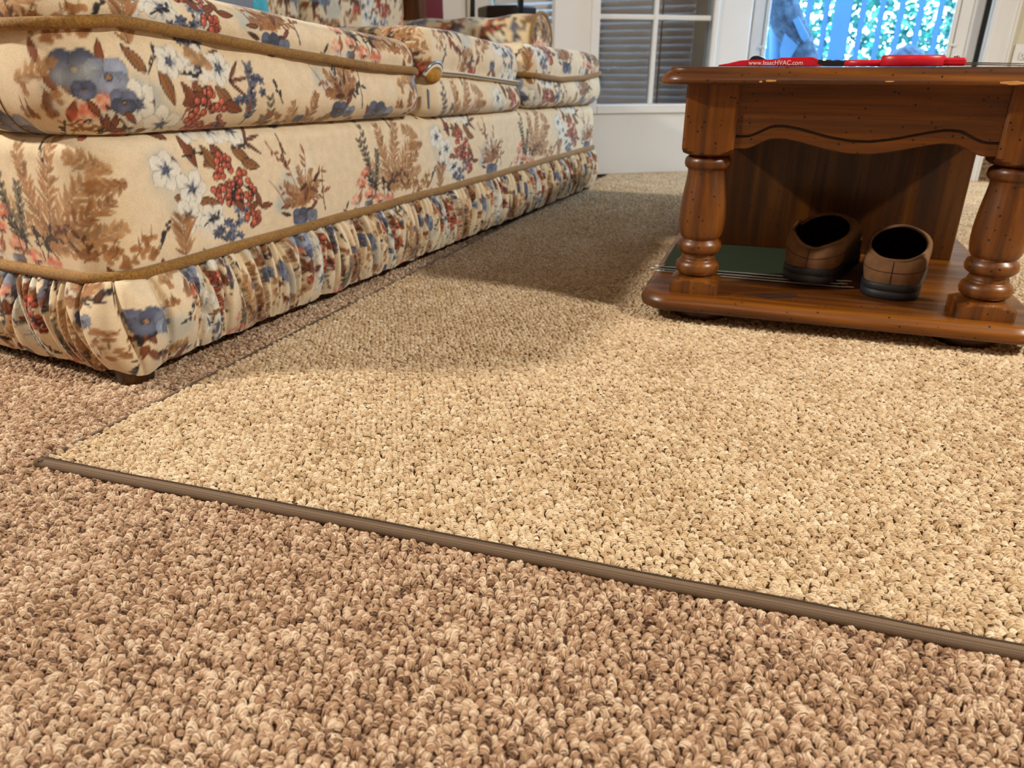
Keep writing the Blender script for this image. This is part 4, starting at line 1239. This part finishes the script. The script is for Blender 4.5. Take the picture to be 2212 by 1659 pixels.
slipper('brown suede slipper standing upright on the shelf, the one nearer the right table leg', (0.076, 1.330, SH), R(-4.5), False, False)
slipper('brown suede slipper with a trodden heel, the one nearer the green folders', (-0.058, 1.342, SH + 0.0105), R(-10), True, True)

# ------------------------------------------------------------------ green hanging folders lying on the shelf
M_green = plain('green_card', (40, 56, 34), 0.9, 0.12, 200, bmp=0.15, bscale=600)
M_rod = plain('folder_rod', (206, 206, 204), 0.35, 0.05, 60, metallic=0.6)
M_paper = plain('paper_white', (222, 220, 212), 0.8)
def folder(label, z, du, dv, rz):
    f = empty('hanging_folder', tw(-0.135 + du, 0.215 + dv, z), TROT + rz)
    tag(f, label, 'folder', 'green hanging folders on the shelf')
    w, h = 0.155, 0.116
    pyobj('card', [(-w, -h, 0.0), (w, -h, 0.0), (w, h, 0.001), (-w, h, 0.001), (-w, -h, 0.0015), (w, -h, 0.0015), (w, h, 0.0025), (-w, h, 0.0025)],
          [(3, 2, 1, 0), (4, 5, 6, 7), (0, 1, 5, 4), (1, 2, 6, 5), (2, 3, 7, 6), (3, 0, 4, 7)], M_green, f)
    pth = [(-w - 0.020, -h - 0.001, 0.0035), (-w - 0.006, -h - 0.001, 0.0035), (-w - 0.004, -h, 0.0025), (w + 0.004, -h, 0.0025), (w + 0.006, -h - 0.001, 0.0035), (w + 0.020, -h - 0.001, 0.0035)]
    rod = tubeobj('metal_rod', pth, 0.0013, M_rod, f, 6)
    tubeobj('rod_hook', [(-w - 0.006, -h - 0.001, 0.0035), (-w + 0.001, -h + 0.016, 0.0040)], 0.0013, M_rod, rod, 6)
folder('top green hanging folder with bright metal hooks, lying under the slippers', SH + 0.0074, 0.0, -0.004, R(0.5))
folder('second green hanging folder, its metal hook just below the top one', SH + 0.0038, -0.006, -0.010, R(0))
folder('lowest green hanging folder of the pile, flat on the shelf', SH + 0.0002, 0.006, -0.014, R(-0.6))

# ------------------------------------------------------------------ things on the tabletop
M_red = plain('red_plastic', (206, 24, 44), 0.35, 0.06, 40)
M_blackp = plain('black_plastic', (28, 30, 30), 0.45, 0.08, 60)
M_keys = plain('grey_rubber_keys', (70, 76, 78), 0.7)
M_steel = plain('scissor_steel', (150, 150, 148), 0.25, 0.05, 100, metallic=0.9)
def extrude_side(name, prof, y0, y1, mat, parent, bevel=0.0012):
    """outline in the x-z plane, given thickness along y"""
    n = len(prof)
    vs = [(x, y0, z) for x, z in prof] + [(x, y1, z) for x, z in prof]
    fs = [tuple(range(n)), tuple(range(2 * n - 1, n - 1, -1))] + [(i, n + i, n + (i + 1) % n, (i + 1) % n) for i in range(n)]
    o = pyobj(name, vs, fs, mat, parent)
    bm = bmesh.new(); bm.from_mesh(o.data); bmesh.ops.recalc_face_normals(bm, faces=bm.faces[:])
    if bevel: bmesh.ops.bevel(bm, geom=bm.edges[:], offset=bevel, segments=2, affect='EDGES')
    bm.to_mesh(o.data); bm.free()
    return o
clip = empty('bag_clip', tw(-0.142, -0.030, TOPZ), TROT)
tag(clip, 'long red plastic clip printed with white lettering at the table edge', 'clip')
extrude_side('clip_body', [(-0.078, 0.0004), (0.072, 0.0004), (0.072, 0.0022), (0.066, 0.0026), (0.062, 0.0068), (0.058, 0.0092), (-0.012, 0.0100), (-0.045, 0.0088), (-0.062, 0.0048), (-0.077, 0.0026)], -0.010, 0.012, M_red, clip)
extrude_side('clip_lever', [(0.010, 0.0102), (0.060, 0.0094), (0.066, 0.0050), (0.064, 0.0108), (0.056, 0.0134), (0.012, 0.0126)], 0.004, 0.020, M_red, clip, 0.0006)
fc = bpy.data.curves.new('lettering', 'FONT')
fc.body = 'www.IsaacHVAC.com'
fc.size = 0.0086; fc.extrude = 0.00025; fc.align_x = 'CENTER'; fc.align_y = 'CENTER'
tmp = bpy.data.objects.new('lettering_tmp', fc)
COL.objects.link(tmp)
bpy.context.view_layer.update()
dg = bpy.context.evaluated_depsgraph_get()
tme = bpy.data.meshes.new_from_object(tmp.evaluated_get(dg))
bpy.data.objects.remove(tmp)
tme.name = 'lettering'; tme.materials.clear()
txt = link('lettering', tme, plain('white_print', (245, 235, 235), 0.6), clip)
txt.location = (0.006, -0.0103, 0.0052); txt.rotation_euler = (R(90), 0, 0)

remote = empty('remote_control', tw(-0.092, 0.10, TOPZ), TROT - R(4))
tag(remote, 'black remote control with raised keys lying behind the red clip', 'remote')
extrude_side('case', [(-0.085, 0.0005), (0.085, 0.0005), (0.088, 0.004), (0.086, 0.0085), (-0.060, 0.0110), (-0.066, 0.0145), (-0.074, 0.0170), (-0.082, 0.0160), (-0.088, 0.0085), (-0.089, 0.003)], -0.022, 0.022, M_blackp, remote)
for i in range(9):
    for j in range(3):
        x = -0.045 + i * 0.0135; z = 0.0106 - 0.0000 - (x + 0.06) * 0.0171
        boxobj('key', (x - 0.0042, -0.014 + j * 0.011 - 0.0035, z - 0.001), (x + 0.0042, -0.014 + j * 0.011 + 0.0035, z + 0.0016), M_keys, remote, 0.0006, 1)

sci = empty('scissors', tw(0.033, -0.012, TOPZ), TROT)
tag(sci, 'scissors with fat red plastic handles lying by the right end of the table', 'scissors')
def ring_handle(name, cx, cy, rx, ry, z0, z1, th, par):
    n = 36
    a = np.linspace(0, 2 * np.pi, n, endpoint=False)
    P = np.zeros((n, 8, 3))
    for j, (o, z) in enumerate(((0.002, z0), (0.0, z0 + 0.002), (0.0, z1 - 0.002), (0.002, z1), (th - 0.002, z1), (th, z1 - 0.002), (th, z0 + 0.002), (th - 0.002, z0))):
        P[:, j] = np.stack([cx + np.cos(a) * (rx - o), cy + np.sin(a) * (ry - o), np.full(n, z)], 1)
    return gridobj(name, P, M_red, par, closed_u=True, closed_v=True)
h1 = ring_handle('handle', -0.024, 0.034, 0.046, 0.022, 0.0004, 0.0095, 0.011, sci)
h2 = ring_handle('handle', 0.018, -0.004, 0.042, 0.022, 0.0004, 0.0155, 0.011, sci)
boxobj('handle_bridge', (0.052, -0.012, 0.0010), (0.086, 0.016, 0.0120), M_red, sci, 0.003)
latheobj('pivot_screw', [(0.004, 0.0), (0.004, 0.002), (0.002, 0.0028)], M_steel, sci, 16, (0.075, 0.004, 0.012))
for z, dy in ((0.0020, -0.003), (0.0042, 0.003)):
    pyobj('blade', [(0.083, -0.007 + dy, z), (0.10, -0.009 + dy, z), (0.172, 0.001 + dy, z - 0.001), (0.10, 0.008 + dy, z), (0.083, 0.007 + dy, z),
                    (0.083, -0.007 + dy, z + 0.0016), (0.10, -0.009 + dy, z + 0.0016), (0.172, 0.001 + dy, z), (0.10, 0.008 + dy, z + 0.0016), (0.083, 0.007 + dy, z + 0.0016)],
          [(4, 3, 2, 1, 0), (5, 6, 7, 8, 9), (0, 1, 6, 5), (1, 2, 7, 6), (2, 3, 8, 7), (3, 4, 9, 8), (4, 0, 5, 9)], M_steel, sci)

# ------------------------------------------------------------------ papers on the sofa seat
def sheet(name, label, cat, c, w, h, rot, mat, th=0.002):
    o = boxobj(name, (-w / 2, -h / 2, -th / 2), (w / 2, h / 2, th / 2), mat, None, 0.0004, 1)
    o.location = c; o.rotation_euler = rot
    tag(o, label, cat)
    return o
sheet('paper_card', 'white folded card lying on the middle seat cushion', 'card', (-1.36, 1.865, 0.512), 0.07, 0.055, (R(12), R(4), R(20)), M_paper, 0.004)
sheet('paper_card', 'small white card standing tilted against the sofa back', 'card', (-1.40, 2.035, 0.512), 0.05, 0.05, (R(60), R(10), R(40)), M_paper)
tb = boxobj('tablet', (-0.06, -0.08, 0), (0.06, 0.08, 0.008), M_blackp, None, 0.003)
tb.location = (-1.36, 1.76, 0.5085); tb.rotation_euler = (0, 0, R(25)); tag(tb, 'flat black tablet lying on the middle seat cushion', 'tablet')

# ------------------------------------------------------------------ back wall: doorway to the deck, open inner door, window with a blind
M_glass_clear = glass_mat('storm_glass', (0.86, 0.95, 1.0, 1), 0.05)
M_glass_door = glass_mat('door_glass', (0.62, 0.63, 0.63, 1), 0.10)
def parts_frame(name, boxes, mat, parent, bevel=0.003):
    return [boxobj(name, lo, hi, mat, parent, bevel) for lo, hi in boxes]

# casing round the doorway and the window (moulded boards)
def casing(name, x0, x1, z0, z1, y, parent=None):
    """upright moulded board: three steps in section"""
    w = x1 - x0
    sec = [(0.0, 0.0), (0.0, 0.012), (0.12, 0.016), (0.18, 0.013), (0.55, 0.015), (0.80, 0.020), (0.86, 0.017), (0.92, 0.021), (1.0, 0.021), (1.0, 0.0)]
    P = np.zeros((len(sec), 2, 3))
    for i, (f, d) in enumerate(sec):
        P[i, 0] = (x0 + w * f, y - d, z0); P[i, 1] = (x0 + w * f, y - d, z1)
    o = gridobj(name, P, M_white, parent, closed_u=True, caps=(True, True), smooth=False, flip=True)
    return o
tag(casing('trim_1', OPX1 - 0.004, OPX1 + 0.076, 0.0, OPZ + 0.07, YB), 'white moulded casing up the right side of the deck doorway', kind='structure')
tag(casing('trim_2', OPX0 + 0.004, OPX0 - 0.076, 0.0, OPZ + 0.07, YB), 'white moulded casing behind the hinges of the open door', kind='structure')
tag(casing('trim_3', WIN[0] + 0.004, WIN[0] - 0.10, WIN[2] - 0.06, WIN[3] + 0.07, YB), 'white casing beside the blind, behind the sofa arm', kind='structure')
tag(casing('trim_4', WIN[0] - 0.13, WIN[0] - 0.26, 0.0, OPZ, YB), 'second white board left of the window casing', kind='structure')
tag(boxobj('trim_5', (OPX0 - 0.08, YB - 0.02, OPZ), (OPX1 + 0.08, YB, OPZ + 0.075), M_white, None, 0.003), kind='structure')
# jambs and sill of the doorway
tag(boxobj('trim_6', (OPX1 - 0.012, YB, 0.0), (OPX1, YB + WT, OPZ), M_white, None, 0.001), 'white jamb on the right of the deck doorway', kind='structure')
tag(boxobj('trim_7', (OPX0, YB, 0.0), (OPX0 + 0.016, YB + WT, OPZ), M_white, None, 0.001), 'white jamb on the left of the deck doorway', kind='structure')
tag(boxobj('trim_8', (OPX0, YB - 0.01, 0.0), (OPX1, YB + WT + 0.02, 0.022), plain('sill_metal', (140, 138, 132), 0.4, metallic=0.6), None, 0.003), 'metal threshold of the deck doorway', kind='structure')

# storm door in the doorway
storm = empty('door_2', ((OPX0 + OPX1) / 2, YB + 0.075, 0.022)); tag(storm, 'white glazed storm door looking on to the deck', kind='structure')
sx0, sx1 = OPX0 + 0.018 - storm.location[0], OPX1 - 0.028 - storm.location[0]
GX0, GX1 = -0.447 - storm.location[0], 0.219 - storm.location[0]
parts_frame('stile', [((sx0, -0.018, 0.0), (GX0 - 0.010, 0.018, 2.03)), ((GX1 + 0.012, -0.018, 0.0), (sx1, 0.018, 2.03))], M_white, storm)
parts_frame('rail', [((GX0 - 0.010, -0.018, 0.0), (GX1 + 0.012, 0.018, 0.26)), ((GX0 - 0.010, -0.018, 1.93), (GX1 + 0.012, 0.018, 2.03))], M_white, storm)
parts_frame('glass_bead', [((GX0 - 0.014, -0.026, 0.26), (GX0, -0.012, 1.93)), ((GX1, -0.026, 0.26), (GX1 + 0.016, -0.012, 1.93))], M_white, storm, 0.002)
boxobj('stile_moulding', (GX1 + 0.062, -0.024, 0.0), (sx1, -0.016, 2.03), M_white, storm, 0.003)
boxobj('pane', (GX0 - 0.004, -0.003, 0.255), (GX1 + 0.004, 0.003, 1.935), M_glass_clear, storm)
M_line = plain('gasket_grey', (104, 104, 106), 0.7)
boxobj('gasket', (GX0 - 0.0175, -0.0195, 0.26), (GX0 - 0.0145, -0.017, 1.93), M_line, storm)
boxobj('gasket', (GX1 + 0.0165, -0.0195, 0.26), (GX1 + 0.0195, -0.017, 1.93), M_line, storm)
for x in (GX0 - 0.016, GX1 + 0.018):
    for z in (0.475, 1.0, 1.5):
        k_ = boxobj('clip', (x - 0.012, -0.030, z - 0.005), (x + 0.012, -0.020, z + 0.005), M_white, storm, 0.003)
boxobj('weather_strip', (sx1 + 0.0005, -0.03, 0.0), (sx1 + 0.015, 0.018, 2.03), M_black, storm)

# inner door, swung into the room: hinge side at 0, free edge at DL
HX, HY = -0.512, 3.352
DL = 0.818
dang = math.atan2(2.846 - HY, -1.15 - HX)
door = empty('door_1', (HX, HY, 0.0), dang); tag(door, 'white glazed inner door standing open into the room', kind='structure')
DT = 0.042                                                    # the room side is local +y here
g0, g1, gz0, gz1 = 0.168, 0.640, 0.282, 1.86
parts_frame('stile', [((0.0, -DT / 2, 0.012), (g0 - 0.018, DT / 2, 2.03)), ((g1 + 0.018, -DT / 2, 0.012), (DL, DT / 2, 2.03))], M_white, door)
parts_frame('rail', [((g0 - 0.018, -DT / 2, 0.012), (g1 + 0.018, DT / 2, gz0 - 0.018)), ((g0 - 0.018, -DT / 2, gz1 + 0.018), (g1 + 0.018, DT / 2, 2.03))], M_white, door)
for s in (-1, 1):
    y0, y1 = sorted((s * DT / 2 - s * 0.004, s * DT / 2 + s * 0.010))
    parts_frame('glazing_frame', [((g0 - 0.022, y0, gz0 - 0.034), (g0, y1, gz1 + 0.034)), ((g1, y0, gz0 - 0.034), (g1 + 0.034, y1, gz1 + 0.034)),
                                  ((g0, y0, gz0 - 0.034), (g1, y1, gz0)), ((g0, y0, gz1), (g1, y1, gz1 + 0.034))], M_white, door, 0.004)
rows_ = [gz0 + (gz1 - gz0) * k / 5 for k in range(6)]
gm = (g0 + g1) / 2
for k in range(5):
    for a, b in ((g0, gm), (gm, g1)):
        boxobj('pane', (a + 0.004, -0.002, rows_[k] + 0.003), (b - 0.004, 0.002, rows_[k + 1] - 0.003), M_glass_door, door)
    if k: boxobj('muntin', (g0, -0.012, rows_[k] - 0.009), (g1, 0.012, rows_[k] + 0.009), M_white, door, 0.003)
boxobj('muntin', (gm - 0.009, -0.0135, gz0), (gm + 0.009, 0.0135, gz1), M_white, door, 0.003)
boxobj('door_gap_shade', (0.002, -0.012, 0.004), (DL - 0.002, 0.016, 0.013), M_black, door)  # black strip standing for the shade in the gap under the door
for z in (0.25, 1.05, 1.8):
    latheobj('hinge', [(0.006, z - 0.045), (0.006, z + 0.045)], plain('hinge_brass', (150, 120, 70), 0.35, metallic=0.8), door, 12, (-0.006, -DT / 2 - 0.004, 0))
kn = latheobj('door_knob', [(0.022, 0.0), (0.022, 0.006), (0.010, 0.012), (0.010, 0.03), (0.024, 0.042), (0.027, 0.055), (0.018, 0.066)], plain('knob_brass', (170, 140, 80), 0.25, metallic=0.9), door, 24)
kn.location = (DL - 0.06, DT / 2, 0.95); kn.rotation_euler = (R(-90), 0, 0)

# window with a slatted blind
wdw = empty('window_1', ((WIN[0] + WIN[1]) / 2, YB + 0.09, WIN[2])); tag(wdw, 'window in the back wall behind a slatted blind', kind='structure')
hw_ = (WIN[1] - WIN[0]) / 2; hh_ = WIN[3] - WIN[2]
parts_frame('sash_bar', [((-hw_, -0.02, 0), (-hw_ + 0.05, 0.02, hh_)), ((hw_ - 0.05, -0.02, 0), (hw_, 0.02, hh_)), ((-hw_ + 0.05, -0.02, 0), (hw_ - 0.05, 0.02, 0.06)), ((-hw_ + 0.05, -0.02, hh_ - 0.06), (hw_ - 0.05, 0.02, hh_))], M_white, wdw)
boxobj('pane', (-hw_ + 0.045, -0.003, 0.055), (hw_ - 0.045, 0.003, hh_ - 0.055), M_glass_clear, wdw)
boxobj('sill', (-hw_ - 0.03, -0.13, -0.02), (hw_ + 0.03, -0.088, 0.0), M_white, wdw, 0.003)
blind = empty('window_blind', ((WIN[0] + WIN[1]) / 2, YB + 0.022, WIN[2] + 0.01)); tag(blind, 'pale grey slatted blind hanging in the window behind the open door', 'blind')
M_slat = plain('blind_slat', (196, 192, 190), 0.6, 0.04, 10)
sl_me = None
nsl = int((hh_ - 0.05) / 0.030)
for k in range(nsl):
    if sl_me is None:
        c, s = math.cos(R(66)), math.sin(R(66))
        pr = [(-0.0195, 0.0), (-0.010, 0.0022), (0.0, 0.003), (0.010, 0.0022), (0.0195, 0.0)]
        vs = []
        for x in (-hw_ + 0.006, hw_ - 0.006):
            for d_ in (0.0, 0.0012):
                for a, b in pr:
                    b -= d_
                    vs.append((x, a * c - b * s, a * s + b * c))
        fs = []
        for j in range(4):
            fs += [(j, j + 1, 11 + j, 10 + j), (5 + j, 15 + j, 16 + j, 6 + j)]
        fs += [(0, 10, 15, 5), (4, 9, 19, 14), (0, 5, 6, 7, 8, 9, 4, 3, 2, 1), (10, 11, 12, 13, 14, 19, 18, 17, 16, 15)]
        o = pyobj('slat', vs, fs, M_slat, blind); sl_me = o.data
    else:
        o = bpy.data.objects.new('slat', sl_me); COL.objects.link(o); o.parent = blind
    o.location = (0, 0, 0.03 + k * 0.030)
M_cordd = plain('blind_cord', (84, 82, 80), 0.9)
for x in (-hw_ + 0.14, 0.0, hw_ - 0.14):
    boxobj('ladder_cord', (x - 0.004, -0.019, 0.005), (x + 0.004, -0.0175, hh_ - 0.03), M_cordd, blind)
boxobj('head_rail', (-hw_ + 0.004, -0.02, hh_ - 0.045), (hw_ - 0.004, 0.02, hh_ - 0.012), M_slat, blind, 0.003)
boxobj('bottom_rail', (-hw_ + 0.006, -0.015, 0.0), (hw_ - 0.006, 0.012, 0.012), M_slat, blind, 0.003)

# wall outlet
outl = empty('wall_outlet', (0.470, YB, 0.438)); tag(outl, 'white electrical outlet plate on the wall by the doorway', 'outlet')
boxobj('plate', (-0.036, -0.006, -0.058), (0.036, 0.0, 0.058), M_white, outl, 0.003)
for z in (-0.02, 0.02):
    s_ = boxobj('socket', (-0.016, -0.0085, z - 0.014), (0.016, -0.005, z + 0.014), M_white, outl, 0.004)
    for lo, hi in (((-0.008, -0.009, z - 0.004), (-0.0055, -0.0083, z + 0.006)), ((0.0055, -0.009, z - 0.004), (0.008, -0.0083, z + 0.006)), ((-0.002, -0.009, z - 0.011), (0.002, -0.0083, z - 0.007))):
        boxobj('slot', lo, hi, M_black, s_)

# dark stool and the shelf end behind the sofa's far arm
stl = empty('bar_stool', (-1.47, 3.10, 0)); tag(stl, 'dark stool with black uprights standing behind the far sofa arm', 'stool')
M_dkwood = wood('dark_stain', 0, 0.16, 0.4, 0)
M_blackm = plain('black_metal', (18, 18, 19), 0.4, 0.1, 30)
hexp = [(0.115 * math.cos(R(a)) * 1.05, 0.115 * math.sin(R(a)) * 1.05) for a in (15, 75, 135, 195, 255, 315)]
vs = [(x, y, 0.605) for x, y in hexp] + [(x * 1.04, y * 1.04, 0.612) for x, y in hexp] + [(x * 1.04, y * 1.04, 0.645) for x, y in hexp] + [(x, y, 0.652) for x, y in hexp]
pyobj('seat', vs, [tuple(range(5, -1, -1)), tuple(range(18, 24))] + [(r_ * 6 + i, r_ * 6 + (i + 1) % 6, r_ * 6 + 6 + (i + 1) % 6, r_ * 6 + 6 + i) for r_ in range(3) for i in range(6)], M_dkwood, stl)
boxobj('seat_frame', (-0.13, -0.10, 0.575), (0.125, 0.10, 0.605), M_blackm, stl, 0.004)
for x, y in ((-0.112, -0.085), (0.105, -0.085), (-0.112, 0.085), (0.105, 0.085)):
    boxobj('leg', (x - 0.012, y - 0.012, 0.0), (x + 0.012, y + 0.012, 0.575), M_blackm, stl, 0.002)
for x in (-0.118, 0.104):
    tubeobj('back_upright', [(x, -0.09, 0.56), (x + 0.004, -0.094, 0.64), (x + 0.012, -0.10, 0.80), (x + 0.012, -0.10, 0.98)], 0.011, M_blackm, stl, 8)
boxobj('back_rail', (-0.115, -0.112, 0.93), (0.125, -0.092, 1.0), M_blackm, stl, 0.004)
bk = empty('book', (-1.712, 2.88, 0.0)); tag(bk, 'dark red book standing on the side table beyond the sofa', 'book')
boxobj('cover', (-0.030, -0.08, 0.603), (0.014, 0.08, 0.83), plain('red_bookcloth', (126, 22, 30), 0.6), bk, 0.003)
boxobj('page_block', (-0.026, -0.078, 0.606), (0.010, 0.082, 0.827), M_paper, bk)
st2 = empty('side_table', (-1.80, 2.86, 0.0)); tag(st2, 'small brown side table behind the far end of the sofa', 'table')
M_st = wood('side_table_wood', 0, 0.9, 0.4, 0)
boxobj('top', (-0.16, -0.16, 0.575), (0.15, 0.16, 0.600), M_st, st2, 0.004)
for x in (-0.14, 0.13):
    for y in (-0.14, 0.14):
        boxobj('leg', (x - 0.016, y - 0.016, 0.0), (x + 0.016, y + 0.016, 0.575), M_st, st2, 0.003)

# ------------------------------------------------------------------ outdoors: deck, railing, mottled ornaments, hedge
M_deck = plain('deck_boards', (120, 124, 130), 0.8, 0.15, 12)
dk = empty('deck', (0.5, 5.0, -0.12)); tag(dk, 'weathered grey deck boards outside the glass door', 'deck')
dme = None
for k in range(22):
    y = -1.42 + k * 0.105
    if dme is None:
        o = boxobj('board', (-3.2, -0.048, 0.0), (3.2, 0.048, 0.03), M_deck, dk, 0.003); dme = o.data
    else:
        o = bpy.data.objects.new('board', dme); COL.objects.link(o); o.parent = dk
    o.location = (0, y, 0)
M_rail = plain('railing_daylight_blue', (40, 86, 138), 0.7, 0.06, 8)  # cool cast of the daylight view put into the base colour
rl = empty('deck_railing', (0, 5.64, -0.09)); tag(rl, 'railing along the edge of the deck, tinted the blue of the daylight', 'railing')
boxobj('top_rail', (-2.6, -0.05, 1.02), (3.6, 0.05, 1.06), M_rail, rl, 0.004)
boxobj('bottom_rail', (-2.6, -0.02, 0.10), (3.6, 0.02, 0.14), M_rail, rl, 0.004)
for x in (-2.52, -0.274, 1.96, 3.55):
    boxobj('post', (x - 0.052, -0.052, 0.0), (x + 0.052, 0.052, 1.02), M_rail, rl, 0.004)
bme = None
for k in range(-19, 29):
    x = -0.157 + k * 0.1095
    if any(abs(x - p) < 0.075 for p in (-2.52, -0.274, 1.96, 3.55)) or x < -2.5 or x > 3.5: continue
    if bme is None:
        o = boxobj('baluster', (-0.017, -0.017, 0.14), (0.017, 0.017, 1.02), M_rail, rl, 0.002); bme = o.data
    else:
        o = bpy.data.objects.new('baluster', bme); COL.objects.link(o); o.parent = rl
    o.location = (x, 0, 0)

def mottled(name, c1_, c2_, sc_):
    m, nt, bs, nd, lk = nodes_of(name)
    v = texc(nd, lk)
    f = noise(nd, lk, v, sc_, 5, 0.7)
    r = ramp(nd, [(0.38, L4(*c1_)), (0.62, L4(*c2_))]); lk.new(f, r.inputs[0]); lk.new(r.outputs[0], bs.inputs['Base Color'])
    bs.inputs['Roughness'].default_value = 0.9
    bump(nd, lk, f, 0.6, 0.01, bs)
    return m
M_mot = mottled('mottled_stone', (32, 50, 76), (76, 100, 124), 34)
M_patch = plain('pale_blue_patch', (86, 130, 176), 0.8, 0.06, 20)
orn = empty('garden_ornament', (-0.40, 4.30, -0.09)); tag(orn, 'dark mottled leaning garden ornament with two pale patches outside the door', 'ornament')
path = np.array([(-0.22, 0.0, 1.30), (-0.20, 0.0, 1.05), (-0.13, 0.0, 0.84), (-0.05, 0.0, 0.70), (0.03, 0.0, 0.58), (0.08, 0.0, 0.42), (0.10, 0.0, 0.20), (0.11, 0.0, 0.0)])
qq = np.linspace(0, 7, 40)
pth = np.stack([np.interp(qq, range(8), path[:, k]) for k in range(3)], 1)
for _ in range(3): pth[1:-1] = (pth[:-2] + 2 * pth[1:-1] + pth[2:]) / 4
tubeobj('limb', pth, np.interp(qq, [0, 2, 4, 5, 7], [0.11, 0.085, 0.068, 0.085, 0.11]), M_mot, orn, 18)
def patch(poly, y):
    n = len(poly)
    pyobj('patch', [(x + 0.40, y, z + 0.09) for x, z in poly] + [(x + 0.40, y + 0.05, z + 0.09) for x, z in poly],
          [tuple(range(n)), tuple(range(2 * n - 1, n - 1, -1))] + [(i, n + i, n + (i + 1) % n, (i + 1) % n) for i in range(n)], M_patch, orn)
patch([(-0.430, 0.632), (-0.408, 0.650), (-0.346, 0.562), (-0.362, 0.536), (-0.378, 0.548)], -0.085)
patch([(-0.455, 0.615), (-0.385, 0.530), (-0.420, 0.455), (-0.47, 0.40), (-0.50, 0.30), (-0.44, 0.30), (-0.475, 0.50)], -0.07)
tubeobj('limb', [(-0.11, 0.05, 0.72), (-0.09, 0.05, 0.55), (-0.06, 0.05, 0.3), (-0.05, 0.05, 0.0)], 0.045, M_patch, orn, 12)
orn2 = empty('garden_stone', (0.06, 4.34, -0.09)); tag(orn2, 'dark mottled rounded stone standing on the deck outside the door', 'stone')
n, m = 28, 20
a = np.linspace(0, 2 * np.pi, n, endpoint=False); t = np.linspace(0, 1, m)
rad_ = np.where(t < 0.6, 0.15 - 0.03 * t, 0.132 * np.sqrt(np.clip(1 - ((t - 0.6) / 0.4) ** 2, 0, 1)))
P = np.zeros((n, m, 3))
wob = 1 + 0.12 * np.sin(a * 3 + 1)[:, None] + 0.06 * np.sin(a * 5)[:, None]
P[..., 0] = np.cos(a)[:, None] * rad_[None] * wob + 0.10 * np.clip(t - 0.5, 0, 1)[None]; P[..., 1] = np.sin(a)[:, None] * rad_[None] * wob * 0.8
P[..., 2] = t[None] * 0.615
gridobj('stone', P, M_mot, orn2, closed_u=True, caps=(True, False))

def leaf_mat():
    m, nt, bs, nd, lk = nodes_of('hedge_leaf')
    oi = nd.new('ShaderNodeAttribute'); oi.attribute_name = 'tone'
    r = ramp(nd, [(0.0, L4(0, 74, 76)), (0.35, L4(2, 122, 120)), (0.7, L4(30, 158, 138)), (1.0, L4(130, 185, 160))]); lk.new(oi.outputs['Fac'], r.inputs[0])
    lk.new(r.outputs[0], bs.inputs['Base Color']); bs.inputs['Roughness'].default_value = 0.5
    lk.new(mixc(nd, lk, r.outputs[0], (1, 1, 1, 1), 0.0), bs.inputs['Base Color'])
    return m
g = np.random.default_rng(77)
NL = 34000
cx = g.uniform(-3.2, 5.2, NL); cz = g.uniform(-0.5, 1.75, NL)
lay_y = 6.5 + 0.9 * g.random(NL) + 0.35 * np.sin(cx * 2.3) + 0.25 * np.sin(cz * 3.1 + cx) + 0.25 * np.clip(cz - 1.2, 0, 2)
Lf = g.uniform(0.05, 0.10, NL); Wf = Lf * g.uniform(0.35, 0.6, NL)
d1 = g.normal(0, 1, (NL, 3)); d1 /= np.linalg.norm(d1, axis=1)[:, None]
nn = np.stack([g.normal(0, 0.5, NL), -np.abs(g.normal(1, 0.3, NL)), np.abs(g.normal(0.6, 0.4, NL))], 1)
d1 -= nn * (np.sum(d1 * nn, 1) / np.sum(nn * nn, 1))[:, None]; d1 /= np.linalg.norm(d1, axis=1)[:, None]
nn /= np.linalg.norm(nn, axis=1)[:, None]
d2 = np.cross(nn, d1)
c0 = np.stack([cx, lay_y, cz], 1)
V = np.stack([c0 - d1 * Lf[:, None] / 2, c0 + d2 * Wf[:, None] / 2 + nn * 0.006, c0 + d1 * Lf[:, None] / 2, c0 - d2 * Wf[:, None] / 2 + nn * 0.006], 1).reshape(-1, 3)
hm = bpy.data.meshes.new('hedge_foliage')
F_ = np.arange(NL)[:, None] * 4
hm.from_pydata(V.tolist(), [], np.concatenate([np.concatenate([F_, F_ + 1, F_ + 2], 1), np.concatenate([F_, F_ + 2, F_ + 3], 1)]).tolist())
at = hm.attributes.new('tone', 'FLOAT', 'POINT'); at.data.foreach_set('value', np.repeat(np.clip(g.normal(0.5, 0.28, NL), 0, 1), 4).astype(np.float32))
hedge = link('hedge_foliage', hm, leaf_mat())
tag(hedge, 'bright blue green leaves of the hedge behind the deck railing', 'hedge', kind='stuff')
tag(boxobj('ground', (-9, 3.55, -0.6), (9, 11, -0.5), plain('garden_ground', (60, 110, 90), 0.95, 0.2, 3)), 'garden ground beyond the deck', kind='structure')
